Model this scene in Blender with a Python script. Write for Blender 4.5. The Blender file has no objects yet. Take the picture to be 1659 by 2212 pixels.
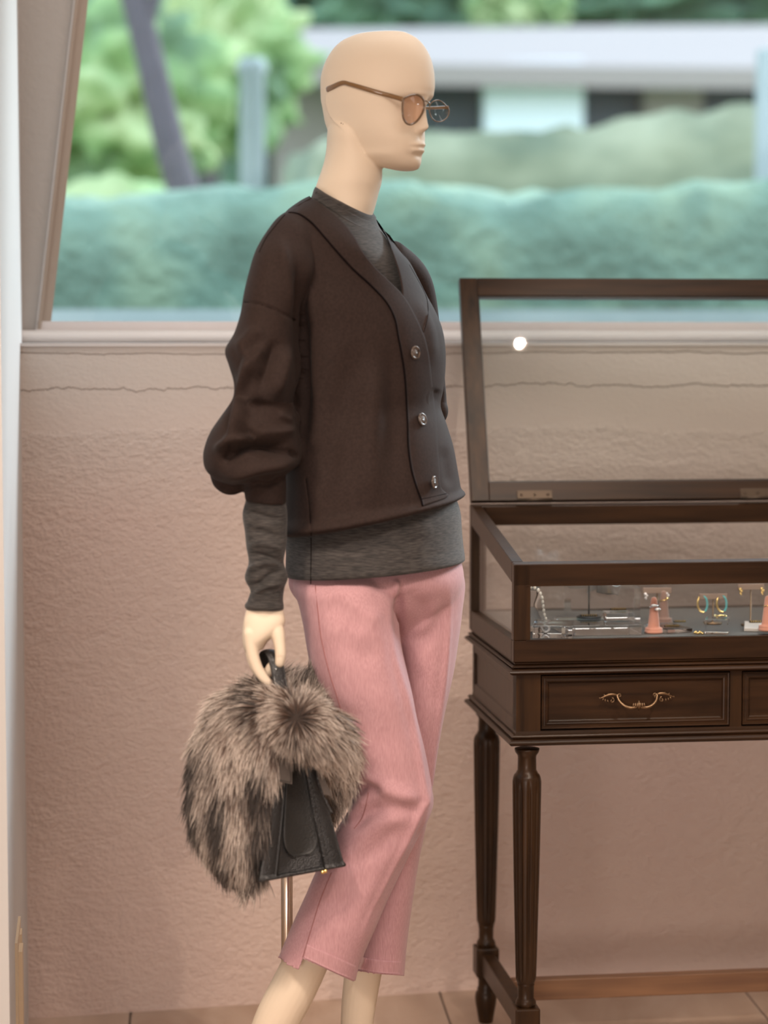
import bpy, bmesh, math, random
import numpy as np
from mathutils import Vector, Matrix
from mathutils.bvhtree import BVHTree
random.seed(7); RNG = np.random.default_rng(11)
SC = bpy.context.scene
COL = SC.collection
PI = math.pi

# ------------------------------------------------------------------ camera
FPX = 4920.0; CX = 829.5; CY = 1106.0; EYE = 1.29; PITCH = math.radians(4.49)
cam_d = bpy.data.cameras.new('camera'); cam = bpy.data.objects.new('camera', cam_d); COL.objects.link(cam)
cam.location = (0, 0, EYE); cam.rotation_euler = (PI/2 - PITCH, 0, 0)
cam_d.sensor_fit = 'VERTICAL'; cam_d.sensor_height = 36.0; cam_d.lens = 36.0*FPX/2212.0
cam_d.clip_start = 0.05; cam_d.clip_end = 200
cam_d.dof.use_dof = True; cam_d.dof.focus_distance = 3.66; cam_d.dof.aperture_fstop = 2.5
SC.camera = cam
# ------------------------------------------------------------------ world, lights, exposure
SC.view_settings.view_transform = 'Standard'; SC.view_settings.look = 'None'
SC.view_settings.gamma = 1.0; SC.view_settings.use_curve_mapping = False
SC.view_settings.exposure = 0.0
try:
    SC.cycles.use_denoising = True
    SC.cycles.max_bounces = 10; SC.cycles.transparent_max_bounces = 24
    SC.cycles.sample_clamp_indirect = 6.0
    SC.cycles.caustics_reflective = False; SC.cycles.caustics_refractive = False
except Exception: pass
wd = bpy.data.worlds.new('sky'); SC.world = wd; wd.use_nodes = True
nt = wd.node_tree; nt.nodes.clear()
wo = nt.nodes.new('ShaderNodeOutputWorld'); bg = nt.nodes.new('ShaderNodeBackground')
tcw = nt.nodes.new('ShaderNodeTexCoord'); sx = nt.nodes.new('ShaderNodeSeparateXYZ'); rmp = nt.nodes.new('ShaderNodeValToRGB')
nt.links.new(tcw.outputs['Generated'], sx.inputs[0]); nt.links.new(sx.outputs['Z'], rmp.inputs[0])
rmp.color_ramp.elements[0].position = 0.0; rmp.color_ramp.elements[0].color = (.80, .88, .93, 1)
rmp.color_ramp.elements[1].position = 0.7; rmp.color_ramp.elements[1].color = (.62, .80, 1.0, 1)
nt.links.new(rmp.outputs[0], bg.inputs[0]); nt.links.new(bg.outputs[0], wo.inputs[0])
bg.inputs[1].default_value = 3.2

def area(name, loc, target, size, energy, color, size_y=None):
    l = bpy.data.lights.new(name, 'AREA'); l.energy = energy; l.color = color; l.size = size
    if size_y: l.shape = 'RECTANGLE'; l.size_y = size_y
    o = bpy.data.objects.new(name, l); COL.objects.link(o); o.location = loc
    o.rotation_euler = (Vector(target)-Vector(loc)).to_track_quat('-Z', 'Y').to_euler(); return o
def spot(name, loc, target, energy, color, deg, blend=.5, r=.03):
    l = bpy.data.lights.new(name, 'SPOT'); l.energy = energy; l.color = color; l.spot_size = math.radians(deg)
    l.spot_blend = blend; l.shadow_soft_size = r
    o = bpy.data.objects.new(name, l); COL.objects.link(o); o.location = loc
    o.rotation_euler = (Vector(target)-Vector(loc)).to_track_quat('-Z', 'Y').to_euler(); return o
sun_d = bpy.data.lights.new('sun', 'SUN'); sun_d.energy = 4.2; sun_d.color = (.86, .93, 1.0); sun_d.angle = math.radians(14)
sun = bpy.data.objects.new('sun', sun_d); COL.objects.link(sun); sun.rotation_euler = Vector((-.70, -.60, -.40)).to_track_quat('-Z', 'Y').to_euler()
WARM = (1, .74, .52)
area('ceiling_panel_light', (0.3, 1.0, 2.86), (0.3, 1.0, 0), 2.4, 50, (1, .88, .80), 1.1)
area('low_front_fill_light', (-.7, -1.9, .85), (.15, 3.9, .2), 1.5, 72, (1, .88, .80), .9)  # added fill behind the camera, lifts the wall under the showcase
area('wall_raking_fill_light', (0.9, 3.85, 2.86), (0.9, 3.95, 0), 2.6, 22, (1, .90, .84), .3)  # added overhead strip that brightens and rakes the wall for its texture
spot('track_spot_bag', (-.95, 1.7, 2.75), (-.2, 3.7, .25), 170, (1, .80, .64), 44, .9, .16)
spot('track_spot_showcase', (1.0, 2.42, 2.8), (.72, 3.95, .80), 75, (1, .82, .66), 42, .6, .004)
spot('track_spot_torso', (.95, 1.5, 2.78), (.2, 3.6, .30), 100, (1, .82, .68), 36, .8, .1)

# ------------------------------------------------------------------ pixel helpers (used to take sizes off the photograph)
cp, sp_ = math.cos(PITCH), math.sin(PITCH)
def ray(px, py):
    dx = (px-CX)/FPX; dz = -(py-CY)/FPX
    return np.array([dx, cp + dz*sp_, -sp_ + dz*cp])
def P(px, py, Y):
    r = ray(px, py); t = Y/r[1]; return np.array([r[0]*t, Y, EYE + r[2]*t])
def G(px, py, z):
    r = ray(px, py); t = (z-EYE)/r[2]; return np.array([r[0]*t, r[1]*t, z])
def HP(px, py, p0, n):
    r = ray(px, py); o = np.array([0, 0, EYE]); n = np.asarray(n, float)
    t = np.dot(np.asarray(p0)-o, n)/np.dot(r, n); return o + r*t
def proj(V):
    V = np.asarray(V); y = V[:, 1]; z = V[:, 2]-EYE
    d = y*cp - z*sp_; u = y*sp_ + z*cp
    return np.stack([CX + V[:, 0]/d*FPX, CY - u/d*FPX], 1)

# ------------------------------------------------------------------ object helpers
WM = {}
def tag(o, label=None, cat=None, group=None, kind=None):
    if label: o['label'] = label
    if cat: o['category'] = cat
    if group: o['group'] = group
    if kind: o['kind'] = kind
    return o
def thing(name, loc=(0, 0, 0), rotz=0, label=None, cat=None, group=None, kind=None, parent=None):
    o = bpy.data.objects.new(name, None); COL.objects.link(o); o.location = loc; o.rotation_euler = (0, 0, rotz)
    o.empty_display_size = .05
    m = Matrix.Translation(Vector(loc)) @ Matrix.Rotation(rotz, 4, 'Z')
    WM[o.name] = m
    return tag(o, label, cat, group, kind)
def mk(name, V, F, mat, parent=None, smooth=True, local=False, attr=None, origin=None):
    """link a mesh; V are world coordinates unless local=True (then in the parent's frame)"""
    V = np.asarray(V, float).reshape(-1, 3)
    me = bpy.data.meshes.new(name)
    M = WM.get(parent.name) if parent is not None else None
    o = bpy.data.objects.new(name, me)
    if M is not None:
        if not local:
            inv = np.array(M.inverted()); V = V @ inv[:3, :3].T + inv[:3, 3]
        o.parent = parent; WM[o.name] = M
    else:
        org = np.array(origin if origin is not None else [(V[:, 0].min()+V[:, 0].max())/2, (V[:, 1].min()+V[:, 1].max())/2, V[:, 2].min()])
        V = V - org; o.location = org; WM[o.name] = Matrix.Translation(Vector(org))
    if isinstance(F, np.ndarray):
        n, k = F.shape; me.vertices.add(len(V)); me.vertices.foreach_set('co', V.astype(np.float32).ravel())
        me.loops.add(n*k); me.loops.foreach_set('vertex_index', F.astype(np.int32).ravel())
        me.polygons.add(n); me.polygons.foreach_set('loop_start', np.arange(0, n*k, k, dtype=np.int32))
        me.update(calc_edges=True); me.validate()
    else:
        me.from_pydata(V.tolist(), [], [list(map(int, f)) for f in F]); me.update()
    if smooth: me.polygons.foreach_set('use_smooth', [True]*len(me.polygons))
    if mat: me.materials.append(mat)
    COL.objects.link(o); return o
class MB:
    def __init__(s): s.V = []; s.F = []
    def add(s, V, F):
        b = len(s.V); s.V.extend([tuple(map(float, v)) for v in V]); s.F.extend([tuple(int(i)+b for i in f) for f in F]); return s
    def box(s, x0, x1, y0, y1, z0, z1, bev=0):
        V, F = boxg(x0, x1, y0, y1, z0, z1, bev); return s.add(V, F)
    def build(s, name, mat, parent=None, **k): return mk(name, s.V, s.F, mat, parent, **k)
def boxg(x0, x1, y0, y1, z0, z1, bev=0):
    bm = bmesh.new(); bmesh.ops.create_cube(bm, size=1)
    for v in bm.verts: v.co = Vector(((x0+x1)/2+v.co.x*(x1-x0), (y0+y1)/2+v.co.y*(y1-y0), (z0+z1)/2+v.co.z*(z1-z0)))
    if bev > 0: bmesh.ops.bevel(bm, geom=bm.edges[:], offset=bev, segments=2, affect='EDGES', profile=.5)
    bm.verts.index_update(); V = [tuple(v.co) for v in bm.verts]; F = [[v.index for v in f.verts] for f in bm.faces]; bm.free(); return V, F
def tube(pts, rad, n=12, flat=None, closed=False, up=None):
    """capped tube along points; rad scalar/list; flat=(k1,k2) scales the two frame axes"""
    P_ = [np.asarray(p, float) for p in pts]; m = len(P_)
    R = [rad]*m if np.isscalar(rad) else list(rad)
    T = []
    for i in range(m):
        if closed: t = P_[(i+1) % m]-P_[i-1]
        else: t = P_[min(i+1, m-1)]-P_[max(i-1, 0)]
        T.append(t/(np.linalg.norm(t)+1e-12))
    a = np.array(up, float) if up is not None else (np.array([0, 0, 1.]) if abs(T[0][2]) < .9 else np.array([1., 0, 0]))
    u = a-T[0]*np.dot(a, T[0]); u /= np.linalg.norm(u)
    V = []; k1, k2 = flat if flat else (1, 1)
    for i in range(m):
        if up is not None: u = a-T[i]*np.dot(a, T[i])
        else: u = u-T[i]*np.dot(u, T[i])
        u = u/(np.linalg.norm(u)+1e-12); w = np.cross(T[i], u)
        for j in range(n):
            t = 2*PI*j/n; V.append(P_[i]+R[i]*(k1*math.cos(t)*u+k2*math.sin(t)*w))
    F = []
    for i in range(m if closed else m-1):
        i2 = (i+1) % m
        for j in range(n):
            j2 = (j+1) % n; F.append((i*n+j, i*n+j2, i2*n+j2, i2*n+j))
    if not closed:
        b = len(V); V.append(P_[0]); V.append(P_[-1])
        for j in range(n): F.append((b, (j+1) % n, j)); F.append((b+1, (m-1)*n+j, (m-1)*n+(j+1) % n))
    return V, F
def limb(pts, rad, n=24, step=.006):
    """closed tapered limb with rounded ends, splined"""
    K = smooth_path(np.column_stack([np.asarray(pts, float), np.asarray(rad, float)]), 12)
    p, r = K[:, :3], K[:, 3]
    d0 = p[0]-p[1]; d0 /= np.linalg.norm(d0); d1 = p[-1]-p[-2]; d1 /= np.linalg.norm(d1)
    A = []; Rr = []
    for t in (85, 65, 45, 22): a = math.radians(t); A.append(p[0]+d0*r[0]*math.sin(a)); Rr.append(r[0]*math.cos(a))
    for q, s in zip(p, r): A.append(q); Rr.append(s)
    for t in (22, 45, 65, 85): a = math.radians(t); A.append(p[-1]+d1*r[-1]*math.sin(a)); Rr.append(r[-1]*math.cos(a))
    return tube(A, Rr, n)
def smooth_path(K, per=8, closed=False):
    K = np.asarray(K, float); m = len(K); out = []
    rng = range(m) if closed else range(m-1)
    for i in rng:
        if closed: a, b, c, d = K[i-1], K[i], K[(i+1) % m], K[(i+2) % m]
        else: a, b, c, d = K[max(i-1, 0)], K[i], K[i+1], K[min(i+2, m-1)]
        for k in range(per):
            t = k/per; out.append(.5*((2*b)+(-a+c)*t+(2*a-5*b+4*c-d)*t*t+(-a+3*b-3*c+d)*t**3))
    if not closed: out.append(K[-1])
    return np.array(out)
def hermite(keys, n):
    """keys: rows sorted along increasing arc of the mean image y"""
    K = np.asarray(keys, float); ym = (K[:, 1]+K[:, 3])/2; s = np.zeros(len(K))
    for i in range(1, len(K)): s[i] = s[i-1]+max(abs(ym[i]-ym[i-1]), 1.0)+.15*abs(K[i, 0]-K[i-1, 0])
    m = np.zeros_like(K)
    for i in range(len(K)):
        if i == 0: m[i] = (K[1]-K[0])/(s[1]-s[0])
        elif i == len(K)-1: m[i] = (K[-1]-K[-2])/(s[-1]-s[-2])
        else: m[i] = ((K[i+1]-K[i])/(s[i+1]-s[i])*(s[i]-s[i-1])+(K[i]-K[i-1])/(s[i]-s[i-1])*(s[i+1]-s[i]))/(s[i+1]-s[i-1])
    out = []
    for q in np.linspace(0, s[-1], n):
        i = min(np.searchsorted(s, q, side='right')-1, len(K)-2); h = s[i+1]-s[i]; t = (q-s[i])/h
        out.append((2*t**3-3*t**2+1)*K[i]+(t**3-2*t**2+t)*h*m[i]+(-2*t**3+3*t**2)*K[i+1]+(t**3-t**2)*h*m[i+1])
    return np.array(out)
def loftpx(keys, n=80, seg=96, e=2.0, cap=True, phi=0.0):
    """keys rows: Lx,Ly,Rx,Ry,Y,b : left & right outline pixel, distance of the axis, half depth"""
    K = hermite([list(k)[:6]+[phi, k[6] if len(k) > 6 else 0.0] for k in keys], n)
    V = []
    for Lx, Ly, Rx, Ry, Y, b, ph, dip in K:
        L = P(Lx, Ly, Y); R = P(Rx, Ry, Y); c = (L+R)/2; a = (R-L)/2
        t = np.linspace(0, 2*PI, seg, endpoint=False); ct = np.cos(t); st = np.sin(t+ph)
        ct2 = np.sign(ct)*np.abs(ct)**(2/e); st2 = np.sign(st)*np.abs(st)**(2/e)
        V.append(c+ct2[:, None]*a+st2[:, None]*np.array([0, b, dip]))
    V = np.concatenate(V); F = []
    i, j = np.meshgrid(np.arange(n-1), np.arange(seg), indexing='ij'); j2 = (j+1) % seg
    Q = np.stack([i*seg+j, i*seg+j2, (i+1)*seg+j2, (i+1)*seg+j], -1).reshape(-1, 4)
    F = [tuple(q) for q in Q]
    if cap:
        b = len(V); V = np.vstack([V, V[:seg].mean(0), V[-seg:].mean(0)])
        for j in range(seg): F.append((b, (j+1) % seg, j)); F.append((b+1, (n-1)*seg+j, (n-1)*seg+(j+1) % seg))
    return V, F
def remesh(V, F, voxel, it=6, fac=.5):
    me = bpy.data.meshes.new('tmp'); me.from_pydata([tuple(v) for v in V], [], F); o = bpy.data.objects.new('tmp', me); COL.objects.link(o)
    bm = bmesh.new(); bm.from_mesh(me); bmesh.ops.recalc_face_normals(bm, faces=bm.faces[:]); bm.to_mesh(me); bm.free()
    r = o.modifiers.new('r', 'REMESH'); r.mode = 'VOXEL'; r.voxel_size = voxel
    s = o.modifiers.new('s', 'SMOOTH'); s.factor = fac; s.iterations = it
    dg = bpy.context.evaluated_depsgraph_get(); ev = o.evaluated_get(dg); m2 = ev.to_mesh()
    co = np.empty(len(m2.vertices)*3); m2.vertices.foreach_get('co', co); n = len(m2.polygons)
    ls = np.empty(n*4, dtype=np.int32)
    tot = np.empty(n, dtype=np.int32); m2.polygons.foreach_get('loop_total', tot)
    if (tot == 4).all(): m2.loops.foreach_get('vertex_index', ls); FF = ls.reshape(-1, 4)
    else: FF = [tuple(p.vertices) for p in m2.polygons]
    ev.to_mesh_clear(); bpy.data.objects.remove(o); bpy.data.meshes.remove(me)
    return co.reshape(-1, 3), FF
def vnormals(V, F):
    F = np.asarray(F); n = np.cross(V[F[:, 2]]-V[F[:, 0]], V[F[:, 3]]-V[F[:, 1]])
    N = np.zeros_like(V)
    for k in range(4): np.add.at(N, F[:, k], n)
    return N/(np.linalg.norm(N, axis=1)[:, None]+1e-12)
def pdist(Q, poly):
    """distance, side sign and arc position of pixels Q to a pixel polyline"""
    best = np.full(len(Q), 1e9); side = np.zeros(len(Q)); pos = np.zeros(len(Q)); poly = np.asarray(poly, float)
    seg = np.linalg.norm(poly[1:]-poly[:-1], axis=1); L = seg.sum(); acc = 0
    for i in range(len(poly)-1):
        a, b = poly[i], poly[i+1]; d = b-a; l = seg[i]+1e-9
        t = np.clip(((Q-a)@d)/(l*l), 0, 1); c = a+t[:, None]*d; dd = np.linalg.norm(Q-c, axis=1)
        m = dd < best; best[m] = dd[m]; side[m] = np.sign(d[0]*(Q[m, 1]-a[1])-d[1]*(Q[m, 0]-a[0])); pos[m] = (acc+t[m]*l)/L; acc += l
    return best, side, pos
def crease(V, N, items, front=True):
    """items: (polyline px, width px, amount m, mode) g = round ridge/groove, s = one-sided fold edge (right-hand side raised)"""
    Q = proj(V); f = N[:, 1] < -.05 if front else np.ones(len(V), bool)
    D = np.zeros(len(V))
    for poly, w, amt, mode in items:
        pl = smooth_path(poly, 5) if len(poly) > 2 else np.asarray(poly, float)
        bb = (Q[:, 0] > pl[:, 0].min()-4*w) & (Q[:, 0] < pl[:, 0].max()+4*w) & (Q[:, 1] > pl[:, 1].min()-4*w) & (Q[:, 1] < pl[:, 1].max()+4*w) & f
        ix = np.where(bb)[0]
        if not len(ix): continue
        d, s, pos = pdist(Q[ix], pl); fade = np.clip(np.minimum(pos, 1-pos)*3.2, 0, 1); fade = fade*fade*(3-2*fade)
        if mode == 'e': fade = np.clip(pos*8, 0, 1)
        if mode == 'g' or mode == 'e': D[ix] += amt*np.exp(-(d/w)**2)*fade
        elif mode == 'c': D[ix] += amt*np.exp(-(d/w)**2)
        else:
            g = np.where(s > 0, np.exp(-(d/w)), -.35*np.exp(-(d/(w*.45)))); D[ix] += amt*g*fade
    k = np.clip((-N[:, 1]-.05)/.3, 0, 1) if front else 1
    return V + (N*(D*k)[:, None])
def inpoly(Q, poly):
    x, y = Q[:, 0], Q[:, 1]; c = np.zeros(len(Q), bool); n = len(poly)
    for i in range(n):
        x1, y1 = poly[i]; x2, y2 = poly[(i+1) % n]
        m = ((y1 > y) != (y2 > y)) & (x < (x2-x1)*(y-y1)/((y2-y1) or 1e-9)+x1); c ^= m
    return c
class Surf:
    def __init__(s, V, F): s.b = BVHTree.FromPolygons([tuple(v) for v in V], [tuple(map(int, f)) for f in F]); s.last = None
    def hit(s, px, py, off=.001):
        r = Vector(ray(px, py)).normalized(); loc, n, i, d = s.b.ray_cast(Vector((0, 0, EYE)), r)
        if loc is None:
            if s.last is None: return P(px, py, 3.45)
            return P(px, py, s.last)
        if n.dot(r) > 0: n = -n
        q = loc + n*off; s.last = q.y; return np.array(q)
    def nrm(s, px, py):
        r = Vector(ray(px, py)).normalized(); loc, n, i, d = s.b.ray_cast(Vector((0, 0, EYE)), r)
        if loc is None: return np.array([0, -1., 0])
        return np.array(-n if n.dot(r) > 0 else n)
    def line(s, poly, off=.001, per=6):
        K = smooth_path(poly, per) if len(poly) > 2 else np.linspace(poly[0], poly[1], 20)
        out = np.array([s.hit(x, y, off) for x, y in K])
        for k in range(2): out[1:-1, 1] = (out[:-2, 1]+2*out[1:-1, 1]+out[2:, 1])/4
        out = np.array([P(x, y, o[1]) for (x, y), o in zip(K, out)])
        return out
    def band(s, A, B, nu=60, nv=8, off=.002):
        A = resamp(smooth_path(A, 8), nu); B = resamp(smooth_path(B, 8), nu); V = []
        QQ = []
        for a, b in zip(A, B):
            for k in range(nv): q = a+(b-a)*k/(nv-1); V.append(s.hit(q[0], q[1], off)); QQ.append(q)
        V = np.array(V).reshape(nu, nv, 3)
        for k in range(3):
            V[:, 1:-1, 1] = (V[:, :-2, 1]+2*V[:, 1:-1, 1]+V[:, 2:, 1])/4
            V[1:-1, :, 1] = (V[:-2, :, 1]+2*V[1:-1, :, 1]+V[2:, :, 1])/4
        return np.array([P(q[0], q[1], v[1]) for q, v in zip(QQ, V.reshape(-1, 3))]).reshape(nu, nv, 3)
def resamp(K, n):
    K = np.asarray(K, float); d = np.r_[0, np.cumsum(np.linalg.norm(K[1:]-K[:-1], axis=1))]
    return np.stack([np.interp(np.linspace(0, d[-1], n), d, K[:, i]) for i in range(K.shape[1])], 1)
def sheet(V, th, d=(0, 1, 0)):
    """grid (nu,nv,3) to a closed thin slab thickened along d"""
    nu, nv, _ = V.shape; A = V.reshape(-1, 3); B = A+np.array(d)*th; n = nu*nv; F = []
    for i in range(nu-1):
        for j in range(nv-1):
            q = (i*nv+j, i*nv+j+1, (i+1)*nv+j+1, (i+1)*nv+j); F.append(q); F.append(tuple(n+k for k in q[::-1]))
    for i in range(nu-1):
        for j in (0, nv-1): F.append((i*nv+j, (i+1)*nv+j, n+(i+1)*nv+j, n+i*nv+j))
    for j in range(nv-1):
        for i in (0, nu-1): F.append((i*nv+j, i*nv+j+1, n+i*nv+j+1, n+i*nv+j))
    return np.vstack([A, B]), F
def lathe(c, prof, n=32, axis=None):
    """prof list of (r,z) above point c"""
    c = np.asarray(c, float); V = []; F = []
    for r, z in prof:
        for j in range(n): t = 2*PI*j/n; V.append(c+np.array([r*math.cos(t), r*math.sin(t), z]))
    for i in range(len(prof)-1):
        for j in range(n): F.append((i*n+j, i*n+(j+1) % n, (i+1)*n+(j+1) % n, (i+1)*n+j))
    F.append(tuple(range(n))[::-1]); F.append(tuple((len(prof)-1)*n+j for j in range(n)))
    return V, F
def ball(c, r, n=10, sc=(1, 1, 1)):
    c = np.asarray(c, float); V = []; F = []; m = max(4, n//2)
    for i in range(1, m):
        a = PI*i/m
        for j in range(n): t = 2*PI*j/n; V.append(c+r*np.array([sc[0]*math.sin(a)*math.cos(t), sc[1]*math.sin(a)*math.sin(t), sc[2]*math.cos(a)]))
    for i in range(m-2):
        for j in range(n): F.append((i*n+j, (i+1)*n+j, (i+1)*n+(j+1) % n, i*n+(j+1) % n))
    b = len(V); V.append(c+[0, 0, r*sc[2]]); V.append(c-[0, 0, r*sc[2]])
    for j in range(n): F.append((b, j, (j+1) % n)); F.append((b+1, (m-2)*n+(j+1) % n, (m-2)*n+j))
    return V, F

# ------------------------------------------------------------------ materials
def mat(name, col, rough=.5, metal=0, **k):
    m = bpy.data.materials.new(name); m.use_nodes = True; b = m.node_tree.nodes['Principled BSDF']
    b.inputs['Base Color'].default_value = (*col, 1); b.inputs['Roughness'].default_value = rough; b.inputs['Metallic'].default_value = metal
    for kk, v in k.items(): b.inputs[kk.replace('_', ' ')].default_value = v
    return m
def nodes(m): return m.node_tree.nodes, m.node_tree.links, m.node_tree.nodes['Principled BSDF']
def noisecol(m, c1, c2, scale=(1, 1, 1), ns=5, detail=4, lo=.35, hi=.65, coord='Object', third=None, dist=0.0):
    N, L, b = nodes(m); tc = N.new('ShaderNodeTexCoord'); mp = N.new('ShaderNodeMapping'); no = N.new('ShaderNodeTexNoise'); cr = N.new('ShaderNodeValToRGB')
    mp.inputs['Scale'].default_value = scale; no.inputs['Scale'].default_value = ns; no.inputs['Detail'].default_value = detail; no.inputs['Distortion'].default_value = dist
    L.new(tc.outputs[coord], mp.inputs[0]); L.new(mp.outputs[0], no.inputs['Vector']); L.new(no.outputs[0], cr.inputs[0])
    cr.color_ramp.elements[0].position = lo; cr.color_ramp.elements[0].color = (*c1, 1)
    cr.color_ramp.elements[1].position = hi; cr.color_ramp.elements[1].color = (*c2, 1)
    if third: e = cr.color_ramp.elements.new((lo+hi)/2); e.color = (*third, 1)
    L.new(cr.outputs[0], b.inputs['Base Color']); return no, cr
def bump(m, ns=50, strength=.3, dist=.002, scale=(1, 1, 1), detail=3, kind='noise', prev=None, coord='Object'):
    N, L, b = nodes(m); tc = N.new('ShaderNodeTexCoord'); mp = N.new('ShaderNodeMapping'); mp.inputs['Scale'].default_value = scale
    no = N.new('ShaderNodeTexNoise' if kind == 'noise' else 'ShaderNodeTexVoronoi'); no.inputs['Scale'].default_value = ns
    if kind == 'noise': no.inputs['Detail'].default_value = detail
    bp = N.new('ShaderNodeBump'); bp.inputs['Strength'].default_value = strength; bp.inputs['Distance'].default_value = dist
    L.new(tc.outputs[coord], mp.inputs[0]); L.new(mp.outputs[0], no.inputs['Vector']); L.new(no.outputs[0], bp.inputs['Height'])
    if prev: L.new(prev.outputs[0], bp.inputs['Normal'])
    L.new(bp.outputs[0], b.inputs['Normal']); return bp
def windowglass(name, tint=(1, 1, 1), refl=1.0, maxr=.9):
    m = bpy.data.materials.new(name); m.use_nodes = True; N = m.node_tree.nodes; L = m.node_tree.links; N.clear()
    o = N.new('ShaderNodeOutputMaterial'); mx = N.new('ShaderNodeMixShader'); t = N.new('ShaderNodeBsdfTransparent'); g = N.new('ShaderNodeBsdfGlossy'); f = N.new('ShaderNodeLayerWeight')
    f.inputs[0].default_value = .5; t.inputs[0].default_value = (*tint, 1); g.inputs['Roughness'].default_value = .01
    mu = N.new('ShaderNodeMath'); mu.operation = 'MULTIPLY'; mu.inputs[1].default_value = refl
    pw_ = N.new('ShaderNodeMath'); pw_.operation = 'POWER'; pw_.inputs[1].default_value = 5; L.new(f.outputs['Facing'], pw_.inputs[0]); ad = N.new('ShaderNodeMath'); ad.operation = 'MULTIPLY_ADD'; ad.inputs[1].default_value = .9; ad.inputs[2].default_value = .04; L.new(pw_.outputs[0], ad.inputs[0]); L.new(ad.outputs[0], mu.inputs[0]); L.new(mu.outputs[0], mx.inputs[0]); L.new(t.outputs[0], mx.inputs[1]); L.new(g.outputs[0], mx.inputs[2]); L.new(mx.outputs[0], o.inputs[0]); return m

M = {}
M['plaster'] = mat('pink_beige_plaster', (.60, .44, .38), .85)
def plaster_nodes(m):
    N, L, b = nodes(m); tc = N.new('ShaderNodeTexCoord'); sep = N.new('ShaderNodeSeparateXYZ'); L.new(tc.outputs['Object'], sep.inputs[0])
    def noise(s, d=3, sc=(1, 1, 1), rough=.55):
        mp = N.new('ShaderNodeMapping'); mp.inputs['Scale'].default_value = sc; n = N.new('ShaderNodeTexNoise'); n.inputs['Scale'].default_value = s; n.inputs['Detail'].default_value = d; n.inputs['Roughness'].default_value = rough
        L.new(tc.outputs['Object'], mp.inputs[0]); L.new(mp.outputs[0], n.inputs['Vector']); return n.outputs[0]
    def math_(op, a, b_=None, c=None):
        x = N.new('ShaderNodeMath'); x.operation = op
        for i, v in enumerate((a, b_, c)):
            if v is None: continue
            if isinstance(v, (int, float)): x.inputs[i].default_value = v
            else: L.new(v, x.inputs[i])
        return x.outputs[0]
    z = sep.outputs['Z']
    def step(z0, amp, sc, soft=.0015):   # 1 above a ragged line at height z0
        e = math_('MULTIPLY', math_('SUBTRACT', noise(sc, 9, (1, .2, .2), .68), .5), amp); e2 = math_('MULTIPLY', math_('SUBTRACT', noise(sc*9, 5, (1, .5, .5), .7), .5), amp*.30); e = math_('ADD', e, e2)
        d = math_('SUBTRACT', math_('ADD', z, e), z0)
        mr = N.new('ShaderNodeMapRange'); mr.inputs[1].default_value = -soft; mr.inputs[2].default_value = soft; L.new(d, mr.inputs[0]); return mr.outputs[0]
    s1 = step(1.252, .020, 5); s2 = step(1.188, .055, 4.2); s3 = step(1.105, .10, 3.1, .004)
    rough = math_('MULTIPLY', noise(80, 5, (1, 1, 1.5), .6), math_('SUBTRACT', 1.0, math_('MULTIPLY', s3, .78)))
    coarse = math_('MULTIPLY', noise(26, 3, (1, 1, 1.3)), math_('SUBTRACT', 1.0, math_('MULTIPLY', s3, .85)))
    h = math_('ADD', math_('MULTIPLY', rough, .0062), math_('MULTIPLY', coarse, .0044))
    for s in (s1, s2, s3): h = math_('ADD', h, math_('MULTIPLY', s, .0030))
    bp = N.new('ShaderNodeBump'); bp.inputs['Strength'].default_value = .9; bp.inputs['Distance'].default_value = 1.0
    L.new(h, bp.inputs['Height']); L.new(bp.outputs[0], b.inputs['Normal'])
    cr = N.new('ShaderNodeValToRGB'); L.new(noise(2.3, 3), cr.inputs[0])
    cr.color_ramp.elements[0].position = .3; cr.color_ramp.elements[0].color = (.68, .53, .475, 1); cr.color_ramp.elements[1].position = .7; cr.color_ramp.elements[1].color = (.70, .56, .495, 1)
    mxc = N.new('ShaderNodeMix'); mxc.data_type = 'RGBA'; mxc.inputs['B'].default_value = (.62, .56, .52, 1)
    mr = N.new('ShaderNodeMapRange'); mr.inputs[1].default_value = .95; mr.inputs[2].default_value = 1.22; L.new(z, mr.inputs[0])
    L.new(mr.outputs[0], mxc.inputs['Factor']); L.new(cr.outputs[0], mxc.inputs['A'])
    spk = N.new('ShaderNodeTexVoronoi'); spk.inputs['Scale'].default_value = 7; L.new(tc.outputs['Object'], spk.inputs['Vector'])
    sp = math_('LESS_THAN', spk.outputs['Distance'], .028)
    mx2 = N.new('ShaderNodeMix'); mx2.data_type = 'RGBA'; mx2.inputs['B'].default_value = (.30, .19, .14, 1); L.new(math_('MULTIPLY', sp, .6), mx2.inputs['Factor']); L.new(mxc.outputs['Result'], mx2.inputs['A'])
    L.new(mx2.outputs['Result'], b.inputs['Base Color'])
plaster_nodes(M['plaster'])
M['plaster_grey'] = mat('grey_beige_plaster', (.43, .395, .37), .85); bump(M['plaster_grey'], 70, .4, .003)
M['pier'] = mat('white_painted_plaster', (.56, .55, .54), .6); bump(M['pier'], 90, .15, .001)
M['white_trim'] = mat('white_sill_paint', (.68, .65, .64), .5); bump(M['white_trim'], 60, .15, .001)
M['frame'] = mat('beige_brown_window_frame', (.34, .27, .22), .45)
M['frame_light'] = mat('light_window_frame', (.64, .59, .58), .45)
M['wall'] = mat('cream_room_wall', (.66, .58, .50), .8)
M['ceiling'] = mat('white_ceiling', (.72, .68, .62), .8)
M['tile'] = mat('beige_stone_floor_tile', (.42, .31, .24), .35)
noisecol(M['tile'], (.36, .25, .18), (.52, .40, .32), (3, 1, 1), 2.5, 6, .35, .68, dist=1.2); bump(M['tile'], 14, .2, .004)
M['grout'] = mat('dark_grout', (.16, .12, .10), .9)
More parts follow.
